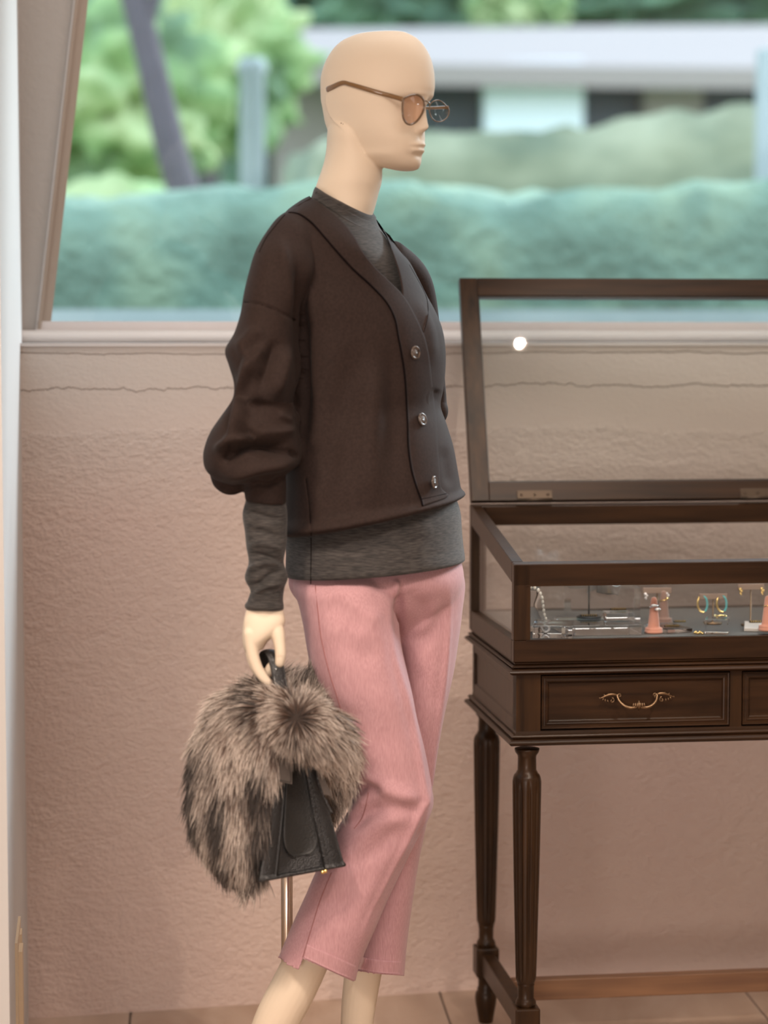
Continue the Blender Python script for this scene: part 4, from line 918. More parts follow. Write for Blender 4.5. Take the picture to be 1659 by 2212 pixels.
TV = crease(TV, N, [([(770, 1660), (800, 1682), (835, 1705), (880, 1722), (922, 1733)], 17, .008, 'g'),
                    ([(765, 1722), (782, 1702), (800, 1700), (830, 1712)], 12, -.009, 'g'),
                    ([(800, 1745), (850, 1752), (890, 1748), (920, 1738)], 17, -.005, 'g'),
                    ([(742, 1772), (765, 1755), (783, 1735), (790, 1712)], 13, .006, 'g'), ([(755, 1790), (775, 1778), (800, 1755), (830, 1740)], 14, -.006, 'g'),
                    ([(735, 1830), (780, 1800), (840, 1770), (900, 1750)], 20, .005, 'g'), ([(725, 1860), (790, 1850), (850, 1805), (890, 1770)], 22, -.005, 'g'),
                    ([(700, 1285), (740, 1330), (790, 1370)], 30, -.004, 'g'), ([(720, 1360), (760, 1400), (830, 1430)], 28, -.004, 'g'), ([(700, 1272), (755, 1278), (820, 1270)], 22, .004, 'g'),
                    ([(745, 1290), (790, 1325), (835, 1340)], 16, .003, 'g'), ([(880, 1262), (900, 1300), (935, 1330)], 22, -.004, 'g'), ([(960, 1300), (935, 1360), (885, 1395)], 18, -.004, 'g'), ([(950, 1290), (925, 1345), (880, 1378)], 14, .004, 'g'),
                    ([(885, 1440), (920, 1480), (940, 1540)], 22, -.003, 'g'), ([(745, 1500), (800, 1560), (860, 1640)], 30, -.003, 'g'), ([(660, 1960), (720, 1880), (800, 1810)], 26, .003, 'g'), ([(700, 2000), (760, 1930), (830, 1850)], 30, -.003, 'g'),
                    ([(780, 2015), (840, 1910), (885, 1820)], 18, -.004, 'g')])
# cut the hems along the photographed lines, front and back
def cutbelow(V, F, line, xr, ymask=None):
    Q = proj(V); line = np.array(line, float)
    ly = np.interp(Q[:, 0], line[:, 0], line[:, 1]); ok = (Q[:, 0] > xr[0]) & (Q[:, 0] < xr[1])
    if ymask is not None: ok &= ymask
    below = ok & (Q[:, 1] > ly)
    keep = ~(below[F].all(1)); F2 = F[keep]
    used = np.zeros(len(V), bool); used[F2.ravel()] = True
    mv = used & below
    # pull the surviving lower vertices up onto the line
    dz = (Q[:, 1]-ly)/FPX*V[:, 1]; V2 = V.copy(); V2[mv, 2] += dz[mv]
    ids = -np.ones(len(V), int); ids[used] = np.arange(used.sum()); return V2[used], ids[F2]
isnear = TV[:, 1] < 3.4835
TV, TF = cutbelow(TV, TF, [(560, 2058), (606, 2068), (622, 2083), (642, 2094), (643.5, 2094), (653.5, 2070), (655, 2070), (708, 2095), (763, 2120), (768, 2118), (777, 2080), (800, 2080)], (540, 1000), isnear)
isfar = TV[:, 1] >= 3.4835
TV, TF = cutbelow(TV, TF, [(700, 2088), (770, 2097), (820, 2104), (873, 2108), (900, 2108)], (540, 1000), isfar)
Q = proj(TV); lim = np.interp(Q[:, 0], [560, 642, 643, 654, 764, 778, 779, 873, 890], [2060, 2096, 2098, 2100, 2123, 2110, 2104, 2111, 2111])
bad = (Q[:, 1] > lim+2.5); TF = TF[~bad[TF].any(1)]; used = np.zeros(len(TV), bool); used[TF.ravel()] = True; ids = -np.ones(len(TV), int); ids[used] = np.arange(used.sum()); TV, TF = TV[used], ids[TF]
tro = mk('trousers', TV, TF, M['pink'], man)
so = tro.modifiers.new('thick', 'SOLIDIFY'); so.thickness = .0016; so.offset = -1
ts = Surf(TV, TF)
def seam(surf, poly, r, m, parent, name='seam', off=.0002, per=6):
    V, F = tube(surf.line(poly, off, per), r, 6); return mk(name, V, F, m, parent)
seam(ts, [(681, 1264), (687, 1324), (695, 1385), (711, 1452), (727, 1503), (745, 1560)], .0008, M['pinkseam'], tro); seam(ts, [(796, 1712), (789, 1745), (781, 1768), (765, 1790)], .0007, M['pinkseam'], tro)
seam(ts, [(716, 1885), (691, 1946), (676, 1995), (662.5, 2039), (654, 2068)], .0007, M['pinkseam'], tro)
V = ts.band([(662.5, 2040), (700, 2056), (740, 2074), (769, 2087)], [(656, 2068), (700, 2088.5), (735, 2104.5), (763, 2115.5)], 40, 8, .0018); V, F = sheet(V, .003); mk('turned_cuff', V, F, M['pink'], tro)
V = ts.band([(779, 2068), (820, 2074), (850, 2076), (874, 2077)], [(773, 2093), (810, 2100), (845, 2103), (871, 2104)], 36, 8, .0018); V, F = sheet(V, .003); mk('turned_cuff', V, F, M['pink'], tro)

# ------------------------------------------------------------------ sweater under the cardigan
mb = MB()
V, F = loftpx([(690, 404, 806, 462, 3.505, .050, .008), (684, 402, 811, 468, 3.505, .059, .008), (679, 407, 812.5, 475, 3.505, .0635, .008), (675, 420, 817, 488, 3.505, .067, .008), (665, 440, 832, 510, 3.505, .080, .006), (640, 470, 848, 537, 3.505, .104, .004), (625, 510, 870, 567, 3.50, .118, .002), (625, 570, 890, 600, 3.50, .122), (640, 650, 915, 660, 3.50, .125), (645, 740, 940, 745, 3.50, .125), (650, 880, 930, 880, 3.50, .11), (645, 1000, 960, 990, 3.50, .115), (630, 1110, 985, 1075, 3.50, .13), (621, 1155, 996.5, 1110, 3.50, .142), (620, 1195, 1000, 1155, 3.50, .147), (619.5, 1222, 1003.5, 1188, 3.50, .150), (620.5, 1232, 1006, 1206, 3.50, .151), (622, 1238, 1005.5, 1214, 3.50, .149), (628, 1236, 1000, 1212, 3.50, .143), (640, 1205, 985, 1185, 3.50, .13)], 150, 120, 2.1, False, .25)
V = np.array(V); F = [f for f in F]; N = vnormals(V, np.array(F))
N = N*np.sign((N*(V-V.mean(0))).sum(1).mean())
V = crease(V, N, [([(1000, 1180), (900, 1208), (800, 1222), (700, 1232), (630, 1228)], 2.2, -.0009, 'c'), ([(850, 1130), (800, 1165), (760, 1230)], 26, -.003, 'g'), ([(930, 1110), (900, 1160), (880, 1230)], 26, .002, 'g')])
mb.add(V, F)
V, F = loftpx([(540, 1000, 616, 1000, 3.335, .034), (533, 1050, 615, 1045, 3.335, .031), (531, 1078, 616, 1070, 3.335, .031), (524, 1110, 620.5, 1108, 3.335, .033), (529, 1150, 620, 1148, 3.333, .032), (532, 1180, 618.5, 1180, 3.33, .0315), (537, 1214, 613, 1214, 3.33, .030), (529, 1250, 622, 1248, 3.328, .030), (540.5, 1276, 614, 1272, 3.326, .026), (535, 1296, 611.5, 1295, 3.325, .0245), (531, 1314, 611.5, 1317, 3.325, .0235), (533, 1316, 610.5, 1318, 3.325, .021), (538, 1300, 605, 1300, 3.325, .019)], 130, 72, 2.1, False)
V = np.array(V); N = vnormals(V, np.array(F)); N = N*np.sign((N*(V-V.mean(0))).sum(1).mean())
V = crease(V, N, [([(525, 1100), (560, 1112), (600, 1122), (618, 1120)], 7, -0.0056, 'g'), ([(530, 1150), (565, 1148), (600, 1160), (618, 1165)], 7, -0.0048, 'g'), ([(530, 1185), (560, 1175), (590, 1180), (615, 1195)], 6, 0.0048, 'g'), ([(533, 1200), (560, 1198), (600, 1212), (616, 1222)], 6, -0.0056, 'g'),
                  ([(530, 1245), (550, 1225), (580, 1215), (612, 1218)], 7, 0.0064, 'g'), ([(532, 1262), (556, 1262), (585, 1240), (616, 1232)], 6, -0.0064, 'g'), ([(545, 1290), (565, 1272), (590, 1262), (616, 1262)], 6, 0.0056, 'g'), ([(590, 1290), (605, 1277), (618, 1270)], 5, -0.0032, 'g')])
mb.add(V, F)
swt = mk('sweater', mb.V, mb.F, M['knit'], man)
ss = Surf(mb.V, mb.F)
seam(ss, [(672, 1162), (672, 1200), (671, 1262)], .0007, M['cardedge'], swt)
# ribbed crew neck
V = ss.band([(685, 413), (702, 424), (731, 444), (763.6, 463), (789, 475), (807, 479)], [(674, 424), (700, 442), (730, 462), (763, 482), (790, 494), (815, 497)], 60, 8, .0018); V, F = sheet(V, .003); mk('neck_rib', V, F, M['knit'], swt)
# back of the collar seen past the neck
# ------------------------------------------------------------------ cardigan
raw = MB()
tors = [(672, 424, 812, 470, 3.505, .066), (660, 430, 826, 490, 3.505, .080), (643, 441, 842, 514, 3.50, .10), (618, 462, 858, 536, 3.495, .122), (600, 500, 882, 560, 3.49, .138), (596, 555, 903, 597, 3.49, .145), (602, 610, 923, 637, 3.49, .148), (606, 655, 942, 672, 3.49, .15), (612, 700, 957, 710, 3.49, .15), (617, 745, 964, 752, 3.49, .15), (621, 800, 963.5, 806, 3.49, .148), (622, 845, 958, 850, 3.49, .146), (622, 880, 953, 876, 3.49, .145), (621, 925, 965, 914, 3.49, .147), (620, 985, 981, 966, 3.49, .15), (619.5, 1050, 991, 1020, 3.49, .155), (619, 1110, 997.5, 1058, 3.49, .158), (619, 1150, 999.5, 1078, 3.49, .160), (626, 1152, 992, 1080, 3.49, .152)]
V, F = loftpx(tors, 150, 120, 2.1, True, .28); raw.add(V, F)
slv = [(640, 446, 668, 462, 3.43, .02), (606, 465, 690, 500, 3.405, .045), (575, 502, 684, 545, 3.385, .06), (553, 540, 678, 585, 3.372, .072), (538, 588, 664, 632, 3.365, .075), (526, 640, 652, 680, 3.362, .075), (520, 676, 648, 706, 3.36, .075), (505, 722, 645, 745, 3.355, .072), (486, 758, 651, 783, 3.355, .074), (495, 790, 647, 815, 3.352, .074), (506, 832, 636, 850, 3.35, .070), (503, 860, 634, 876, 3.35, .070), (478, 898, 648, 900, 3.345, .078), (455, 932, 645, 930, 3.342, .083), (443, 962, 650, 955, 3.34, .085), (439, 990, 652, 982, 3.34, .083), (446, 1016, 645, 1004, 3.34, .076), (468, 1036, 628, 1018, 3.34, .062), (500, 1046, 612, 1030, 3.34, .045)]
V, F = loftpx(slv, 120, 100, 2.2); raw.add(V, F)
raw.add(*limb([P(478, 1015, 3.35), P(487, 1035, 3.345), P(503, 1046, 3.34), P(540, 1030, 3.335)], [.018, .020, .016, .014]))
V, F = loftpx([(535, 1015, 612, 1010, 3.335, .038), (527.5, 1040, 618, 1036, 3.335, .039), (528, 1062, 618.5, 1060, 3.335, .038), (530, 1082, 618, 1090, 3.335, .037)], 20, 60, 2.2); raw.add(V, F)
raw.add(*limb([P(845, 560, 3.58), P(890, 620, 3.62), P(915, 760, 3.65), P(936, 865, 3.66), P(944, 893, 3.655), P(915, 925, 3.66)], [.03, .034, .03, .022, .0175, .02]))
CV, CF = remesh(raw.V, raw.F, .0023, 9, .6); CF = np.asarray(CF); N = vnormals(CV, CF)
big = [([(640, 520), (645, 580), (650, 680), (655, 800), (655, 900), (652, 1000)], 13, -0.0140, 'g'),
       ([(600, 500), (615, 560), (628, 640), (633, 690)], 13, 0.0063, 'g'),
       ([(505, 775), (530, 768), (538, 790), (532, 840), (520, 900), (500, 950), (480, 985)], 13, 0.0219, 'g'),
       ([(545, 775), (541, 820), (532, 862), (536, 885)], 9, -0.0125, 'g'),
       ([(527, 892), (545, 872), (560, 868), (585, 877), (615, 885), (645, 898)], 12, 0.0219, 's'),
       ([(545, 862), (540, 878), (525, 888)], 9, -0.0046, 'g'),
       ([(500, 800), (500, 850), (497, 900), (488, 950)], 8, -0.0156, 'g'),
       ([(522, 905), (535, 938), (560, 958), (600, 962), (640, 952)], 10, -0.0125, 'g'),
       ([(540, 925), (575, 935), (620, 930), (645, 912)], 12, 0.0094, 'g'),
       ([(470, 1010), (500, 985), (530, 968), (560, 972), (600, 976), (651, 980)], 11, -0.0250, 'g'),
       ([(455, 975), (490, 962), (530, 950), (560, 955)], 10, 0.0125, 'g'),
       ([(651, 990), (610, 1000), (560, 1008), (500, 1024), (465, 1020)], 12, 0.0140, 'g'),
       ([(600, 725), (580, 790), (555, 850)], 13, -0.0094, 'g'), ([(622, 740), (612, 800), (590, 868)], 12, 0.0094, 'g'), ([(560, 700), (535, 735), (505, 760)], 14, 0.0079, 'g'), ([(575, 740), (550, 780), (542, 820)], 12, 0.0079, 'g'),
       ([(815, 760), (798, 930), (800, 1130)], 28, .010, 'g'), ([(840, 700), (850, 850), (860, 1060)], 22, -.006, 'g'), ([(790, 700), (735, 900), (680, 1120)], 40, -.010, 'g'), ([(765, 900), (745, 1000), (735, 1120)], 26, .003, 'g'),
       ([(640, 500), (700, 600), (760, 720)], 40, .004, 'g'), ([(684, 540), (668, 620), (670, 720)], 15, .005, 'g'),
       ([(950, 840), (940, 860), (925, 862)], 10, -.006, 'g'), ([(900, 640), (930, 720), (935, 800)], 12, .004, 'g'), ([(960, 960), (965, 1010), (975, 1060)], 12, -.003, 'g'),
       ([(530, 1075), (560, 1050), (600, 1022)], 8, .003, 'g'), ([(540, 1040), (580, 1045), (615, 1030)], 7, -.005, 'g')]
CV = crease(CV, N, big); N = vnormals(CV, CF)
CV = crease(CV, N, [([(527, 652), (560, 657), (600, 672), (638, 691)], 3.0, -.003, 'c'), ([(502, 955), (498, 975), (485, 1000)], 6, -.005, 'g'), ([(620, 975), (640, 984), (652, 985)], 5, -.006, 'g'),
                    ([(505, 950), (530, 945), (560, 950)], 6, .004, 'g'), ([(600, 890), (620, 905), (636, 908)], 6, .004, 'g'), ([(661, 1034), (668, 1090), (672, 1158)], 2.4, -.0016, 'c')])
cs_full = Surf(CV, CF)
inner = [(672, 427), (700, 445), (738, 476), (767, 512), (785, 545), (814, 581), (847, 613), (868.5, 635), (890, 668), (915.5, 722), (926, 762), (931, 800), (937, 856), (942.6, 906), (946, 964), (950, 1015), (951, 1042), (955, 1056), (968, 1069), (962, 1077)]
outer = [(614, 460), (644, 461.5), (673, 480), (702, 512), (727, 541), (763.6, 581), (803, 617), (836, 653), (854, 689), (861, 725.5), (868, 762), (876, 816), (881, 906), (883, 964), (890, 1015), (900, 1050), (905, 1064), (911, 1080), (914, 1093)]
finner = [(825, 494), (836, 512), (850, 552), (861, 588), (867, 618), (868.5, 637)]
fouter = [(842, 508), (864, 540), (884, 572), (901, 602), (915, 628), (923, 650), (924.5, 680), (917, 712), (914, 718)]
# open the V above the crossing
vpoly = [(655, 380), (668, 424), (700, 449), (734, 481), (763, 517), (782, 551), (812, 588), (847, 622), (872, 646), (873, 636), (866, 588), (856, 552), (842, 512), (829, 487), (815, 440), (815, 380)]
Q = proj(CV); N = vnormals(CV, CF); fc = Q[CF].mean(1); cen = CV[CF].mean(1)
rm = inpoly(fc, vpoly) & (cen[:, 1] < 3.53)
CF2 = CF[~rm]; used = np.zeros(len(CV), bool); used[CF2.ravel()] = True; ids = -np.ones(len(CV), int); ids[used] = np.arange(used.sum())
crd = mk('cardigan', CV[used], ids[CF2], M['card'], man)
def bandpart(A, B, off, th, name, nu=110, nv=12):
    V = cs_full.band(A, B, nu, nv, off)
    V, F = sheet(V, th); return mk(name, V, F, M['card'], crd), V
fb, _ = bandpart(finner, fouter, .0015, .004, 'far_neck_band')
nb_, NV = bandpart(inner, outer, .0040, .0055, 'button_band', 150, 14)
nvv = NV[:150*14].reshape(150, 14, 3)
def pipe(line, r, name, m=M['cardedge'], parent=crd): V, F = tube(line, r, 6); return mk(name, V, F, m, parent)
pipe(nvv[2:, -1]+[-.0006, .0008, 0], .0015, 'piping'); seam(cs_full, fouter[2:], .0006, M['cardedge'], crd, 'piping', 0)
seam(cs_full, [(560, 545), (575, 514), (596, 487), (615, 464)], .0009, M['cardedge'], crd, 'shoulder_seam', 0)
seam(cs_full, [(527, 652), (560, 657), (600, 672), (638, 691)], .0007, M['cardedge'], crd, 'sleeve_seam', .0)
seam(cs_full, [(661, 1034), (668, 1090), (672, 1158)], .0006, M['cardedge'], crd, 'side_seam', .0)
bs = Surf(NV, sheet(nvv, .0055)[1])
seam(bs, [(911, 1078), (935, 1073), (965, 1066)], .0005, M['cardedge'], crd, 'hem_stitch', .0002)
# buttons
def button(px, py, nrm, r=.0102):
    c = bs.hit(px, py, .0012)
    if nrm is None: nrm = np.mean([bs.nrm(px+a, py+b) for a in (-11, 0, 9) for b in (-10, 0, 10)], 0); c = np.mean([bs.hit(px+a, py+b, .0018) for a in (-11, 11) for b in (-10, 10)], 0)
    else: c = c+np.array([.0, -.004, 0])
    nrm = Vector(nrm).normalized(); q = nrm.to_track_quat('Z', 'Y').to_matrix()
    f = lambda V: [np.array(q @ Vector(v))+c for v in V]
    V, F = lathe((0, 0, 0), [(0, 0), (r*.8, 0), (r, .0012), (r*1.0, .0022), (r*.90, .0032), (r*.78, .0032), (r*.70, .0024), (0, .0022)], 36); b = mk('button', f(V), F, M['button'], crd)
    V, F = lathe((0, 0, .0021), [(0, 0), (r*.66, 0), (r*.66, .0003), (0, .0004)], 28); mk('button_face', f(V), F, M['buttonc'], b)
    for i, j in ((-1, -1), (-1, 1), (1, -1), (1, 1)):
        V, F = lathe((i*.0016, j*.0016, .0024), [(0, 0), (.0008, 0), (.0008, .0004), (0, .0004)], 8); mk('button_hole', f(V), F, M['stitch'], b)
button(894, 762, None); button(909, 907, None); button(935, 1042, (.90, -.42, .10), .0100)
# support rod of the mannequin
pr = P(620, 2060, 3.62); rt = P(620, 1640, 3.62)[2]; V, F = tube([(pr[0], 3.62, .012), (pr[0], 3.62, rt*.5), (pr[0], 3.62, rt)], .0095, 20); rod = mk('support_rod', V, F, M['chrome'], man)
V, F = tube([(pr[0], 3.62, rt-.01), tuple(P(735, 1645, 3.47))], .007, 12); mk('rod_arm', V, F, M['chrome'], rod)
V, F = lathe((pr[0]+.06, 3.56, 0), [(0, 0), (.19, 0), (.19, .006), (.185, .010), (0, .012)], 48); mk('base_plate', V, F, M['chrome'], man)

# ------------------------------------------------------------------ glasses
gc = P(846, 226, 3.47); 
gl = thing('eyeglasses', tuple(gc), 0, 'round brown eyeglasses with rosy lenses worn by the mannequin', 'glasses')
C0 = P(812, 236, HYc); n1 = np.array([.74, -.67, 0]); o1 = C0+(Fd*92+Sd*46)*k0
nl = [(871.5, 214), (880, 208.5), (893, 204.5), (902, 205), (909, 209), (915, 217), (916.5, 228), (914, 240), (908, 252), (900, 262), (891, 268), (883, 268.6), (876.5, 264.5), (871.5, 255), (869.5, 243), (869.5, 226)]
sh_ = max(float(np.dot(bsurf.hit(x, y, 0)-o1, n1/np.linalg.norm(n1))) for x, y in nl if x < 912); print('lens shift', sh_); o1 = o1+n1/np.linalg.norm(n1)*(sh_+.002)
def rim(pl, o, n, r, m, lens, per=4, nm='rim'):
    K = smooth_path(pl, per, True); pts = [HP(x, y, o, n) for x, y in K]; V, F = tube(pts, r, 10, closed=True); rr = mk(nm, V, F, m, gl)
    c = np.mean(pts, 0); nn = np.array(n)/np.linalg.norm(n); k = len(pts); V = [p+nn*.0006 for p in pts]+[p-nn*.0006 for p in pts]+[c+nn*.0008, c-nn*.0004]
    F = [(i, (i+1) % k, 2*k) for i in range(k)]+[(k+(i+1) % k, k+i, 2*k+1) for i in range(k)]+[(i, k+i, k+(i+1) % k, (i+1) % k) for i in range(k)]
    mk('lens', V, F, lens, rr); return pts
rp = rim(nl, o1, n1, .0016, M['acetate'], M['lens'])
br0 = HP(915, 219, o1, n1); n2 = np.array([.74, -.67, 0]); o2 = br0+np.array([.0, .0, 0])
flp = [(929, 226), (936, 219), (945, 216.5), (955, 220), (964, 229), (970, 237), (968, 250), (960, 259), (949, 263), (938, 260), (931, 251), (927, 238)]
rim(flp, o2, n2, .0009, M['acetate'], M['lens2'])
V, F = tube(smooth_path([HP(x, y, o2+np.array([0, d, 0]), n2) for x, y, d in [(915, 219, 0), (921, 218, -.001), (926, 222, -.001), (929, 226, 0)]], 5), .0011, 8); mk('bridge', V, F, M['acetate'], gl)
for x, y in ((919, 230), (928, 232)):
    V, F = ball(HP(x, y, o2, n2)+[0, .002, 0], .0028, 12, (.6, .5, 1.3)); mk('nose_pad', V, F, M['lens2'], gl)
    V, F = tube([HP(x, y, o2, n2)+[0, .002, 0], HP(x+(-2 if x < 922 else 2), y-8, o2, n2)], .0005, 6); mk('pad_arm', V, F, M['gold'], gl)
hing = HP(871, 215, o1, n1); bp_ = [hing]
for x, y in [(852, 209), (830, 204), (805, 197), (780, 189), (756, 181), (742, 178.5), (733, 181), (720, 187), (707, 193)]:
    q = bsurf.hit(x, y, .0022); bp_.append(q)
bp_ = np.array(bp_)
pxl = [(871, 215), (852, 209.5), (830, 203.5), (805, 196.5), (780, 189), (756, 182), (743, 179), (733, 181), (720, 187), (707, 193)]
yy = [bp_[0][1]]+[min(bp_[i][1], bp_[0][1]+(bp_[6][1]-bp_[0][1])*i/6) for i in range(1, 7)]+[b_[1] for b_ in bp_[7:]]
bp_ = np.array([P(x, y, Y) for (x, y), Y in zip(pxl, yy)])
bp_ = smooth_path(bp_, 5); V, F = tube(bp_, np.interp(np.linspace(0, 1, len(bp_)), [0, .1, .6, .75, 1], [.0030, .0027, .0027, .0030, .0036]), 10, flat=(1.25, .7)); mk('temple', V, F, M['acetate_l'], gl)
# far temple along the hidden side of the head
fh = HP(968, 232, o2, n2); ft = [fh]
for a, b in ((60, 105), (10, 107), (-40, 100), (-70, 88)): ft.append(C0+(Fd*a-Sd*b)*k0+[0, 0, .006+.01*(1-(a+70)/130)])
V, F = tube(smooth_path(ft, 5), .0020, 8, flat=(1.25, .7)); mk('temple', V, F, M['acetate_l'], gl)
# ------------------------------------------------------------------ handbag with fur
YB = 3.275
bag = thing('fur_handbag', tuple(P(650, 1885, YB+.1)), 0, 'black leather handbag draped in silver-brown fox fur hanging from the mannequin hand', 'handbag')
cor = [P(561, 1901, YB), P(738.5, 1868, YB+.045), P(677, 1640, YB+.05), P(604, 1640, YB+.02)]   # BL BR TR TL of the gusset
nb = np.cross(cor[1]-cor[0], cor[3]-cor[0]); nb /= np.linalg.norm(nb)
if nb[1] > 0: nb = -nb
Dv = np.array([-.02, .10, 0])
def Q4(u, v, off=0.0, d=0.0): return (cor[0]*(1-u)+cor[1]*u)*(1-v)+(cor[3]*(1-u)+cor[2]*u)*v+nb*off+Dv*d
def bagbody():
    V = []; F = []; nu, nv, nd = 24, 24, 12
    def grid(fn, a, b, flip=False):
        s = len(V)
        for i in range(a+1):
            for j in range(b+1): V.append(fn(i/a, j/b))
        for i in range(a):
            for j in range(b):
                q = (s+i*(b+1)+j, s+(i+1)*(b+1)+j, s+(i+1)*(b+1)+j+1, s+i*(b+1)+j+1); F.append(q[::-1] if flip else q)
    def gus(u, v):
        r = -.010*math.exp(-((u-.52)/.22)**4)*(1 if v > .10 else v/.10)*min(1, v*1.5+.2)
        return Q4(u, v, r)
    grid(gus, nu, nv); grid(lambda u, v: Q4(u, v, 0, 1), nu, nv, True)
    grid(lambda t, v: Q4(0, v, 0, t), nd, nv, True); grid(lambda t, v: Q4(1, v, 0, t), nd, nv)
    grid(lambda u, t: Q4(u, 0, 0, t), nu, nd, True); grid(lambda u, t: Q4(u, 1, 0, t), nu, nd)
    return V, F
V, F = bagbody()
bm = bmesh.new(); vs = [bm.verts.new(v) for v in V]
for f in F:
    try: bm.faces.new([vs[i] for i in f])
    except ValueError: pass
bmesh.ops.remove_doubles(bm, verts=bm.verts[:], dist=.0004); bmesh.ops.recalc_face_normals(bm, faces=bm.faces[:]); bm.verts.index_update()
V = [tuple(v.co) for v in bm.verts]; F = [[v.index for v in f.verts] for f in bm.faces]; bm.free()
bodyb = mk('bag_body', V, F, M['leather'], bag, smooth=False)
def strip(u0, u1, name, m, off, th, n=24, k=8, v0=0, v1=1, bulge=.0):
    G_ = np.zeros((n, k, 3))
    for i, v in enumerate(np.linspace(v0, v1, n)):
        a = u0(v) if callable(u0) else u0; b = u1(v) if callable(u1) else u1
        for j, t in enumerate(np.linspace(0, 1, k)): G_[i, j] = Q4(a+(b-a)*t, v, off+bulge*math.sin(PI*t))
    V, F = sheet(G_, th, -nb); return mk(name, V, F, m, bodyb)
strip(-.02, lambda v: .19+.02*v, 'left_edge_panel', M['leather'], .0035, .006, bulge=.0015)
strip(lambda v: .78-.1*v, 1.02, 'right_edge_panel', M['leather'], .004, .006, bulge=.003)
# U-shaped gusset insert
G_ = np.zeros((40, 14, 3))
for i, v in enumerate(np.linspace(.145, 1, 40)):
    w = .27*(1-max(0, (.42-v)/.29)**2.6)**.5 if v < .42 else .27
    w = max(w, .05)
    for j, t in enumerate(np.linspace(-1, 1, 14)): G_[i, j] = Q4(.505+t*w+.02*(1-v), v, .0015-.004*(1-t*t))
V, F = sheet(G_, .003, -nb); mk('gusset_insert', V, F, M['leather_in'], bodyb)
def sline(pts, name, m, r, off, dash=0):
    P3 = [Q4(u, v, off) for u, v in pts]
    if not dash: V, F = tube(P3, r, 6); return mk(name, V, F, m, bodyb)
    R3 = resamp(P3, int(np.linalg.norm(P3[-1]-P3[0])/dash)); mb = MB()
    for a, b in zip(R3[:-1:2], R3[1::2]): mb.add(*tube([a, b], r, 5))
    o = mb.build(name, m, bodyb); return o
sline([(.20, .0), (.205, .5), (.21, 1)], 'seam', M['stitch'], .0008, .0042); sline([(.775, 0), (.725, .5), (.675, 1)], 'seam', M['stitch'], .0009, .0045)
sline([(.155, .03), (.165, .95)], 'stitching', M['stitch'], .0004, .0052, .0035); sline([(.825, .03), (.735, .95)], 'stitching', M['stitch'], .0004, .0070, .0035)
V, F = tube([Q4(u, .0, .002) for u in np.linspace(-.02, 1.02, 14)]+[Q4(1.02, 0, 0, t) for t in (.3, .6, 1)], .0032, 10); mk('bottom_piping', V, F, M['leather'], bodyb)
strip(.0, .0, 'x', M['leather'], 0, 0, 2, 2) if False else None
# hanging tab near the top, hang tag, zip pull, feet
def quad(px, Y, th, name, m, parent=bag):
    a = [P(x, y, Y+(k if isinstance(k, float) else 0)) for x, y, *kk in px for k in (kk or [0])]; G_ = np.array([[a[0], a[1]], [a[3], a[2]]]); V, F = sheet(G_, th); return mk(name, V, F, m, parent, smooth=False)
tb = quad([(605, 1640), (631, 1642), (631, 1694), (599, 1688)], YB-.006, .003, 'strap_tab', M['card_tag'])
for e in ([(603, 1685), (628, 1690)], [(628, 1690), (628, 1650)]):
    V, F = tube([P(x, y, YB-.0065) for x, y in e], .0004, 5); mk('stitching', V, F, M['stitch'], tb)
quad([(677, 1650), (690, 1655), (717.5, 1720), (699, 1716)], YB+.005, .001, 'hang_tag', M['card_tag'])
V, F = tube(smooth_path([P(x, y, YB+.012) for x, y in [(684, 1660), (688, 1690), (700, 1722), (717, 1757)]], 5), [.0016]*11+[.0026]*5, 8, flat=(1, .6)); mk('zip_pull', V, F, M['leather'], bag)
for x, y in ((703, 1884), (697, 1886)): V, F = tube([P(x, y-6, YB+.03), P(x, y+1, YB+.03)], .0028, 12); mk('base_stud', V, F, M['gold'], bag)
# handle
hpts = smooth_path([P(628, 1600, YB), P(618, 1555, YB-.003), P(609, 1500, YB+.018), P(600, 1450, YB+.036), P(592, 1420, YB+.044), P(583, 1408, YB+.056), P(575, 1411, YB+.068), P(571, 1430, YB+.074), P(568, 1470, YB+.074), P(568, 1530, YB+.066), P(572, 1580, YB+.06)], 6)
V, F = tube(hpts, .0095, 16, flat=(1.1, .40), up=(.91, .40, 0)); hd = mk('handle', V, F, M['leather'], bag)
V, F = tube([p+np.array([.0090, .002, 0]) for p in hpts[6:24]], .0014, 8); mk('handle_edge', V, F, M['leather'], hd)
V, F = tube([P(556, 1524, YB+.03)+np.array([.006*math.cos(t), .002*math.sin(t), .009*math.sin(t)]) for t in np.linspace(0, 2*PI, 20, endpoint=False)], .0010, 8, closed=True); mk('ring_fitting', V, F, M['gold'], hd)

# ---- fur : an underlayer volume and combed strands
lobes = [  # path (px,py,Y), radii(m)
    ([(512, 1556, 3.35), (490, 1610, 3.35), (483, 1690, 3.35), (490, 1770, 3.35), (515, 1840, 3.355), (535, 1880, 3.36)], [.034, .043, .045, .046, .034, .018]),
    ([(508, 1550, 3.37), (550, 1532, 3.36), (600, 1545, 3.335), (650, 1560, 3.32), (700, 1590, 3.335), (728, 1630, 3.36)], [.034, .034, .034, .038, .034, .024]),
    ([(560, 1560, 3.33), (548, 1640, 3.33), (545, 1720, 3.335), (545, 1800, 3.34)], [.034, .034, .024, .018]),
    ([(690, 1540, 3.44), (640, 1510, 3.44), (560, 1530, 3.42)], [.030, .032, .030]),
    ([(720, 1610, 3.40), (712, 1680, 3.43), (700, 1730, 3.45)], [.030, .030, .018]),
]
raw = MB()
for pth, rr in lobes: raw.add(*limb([P(p[0], p[1], p[2]-.05) for p in pth], rr, 24))
FV, FF = remesh(raw.V, raw.F, .006, 6, .5); FF = np.asarray(FF); FN = vnormals(FV, FF)
fb_ = mk('fur_backing', FV, FF, M['furbase'], bag)
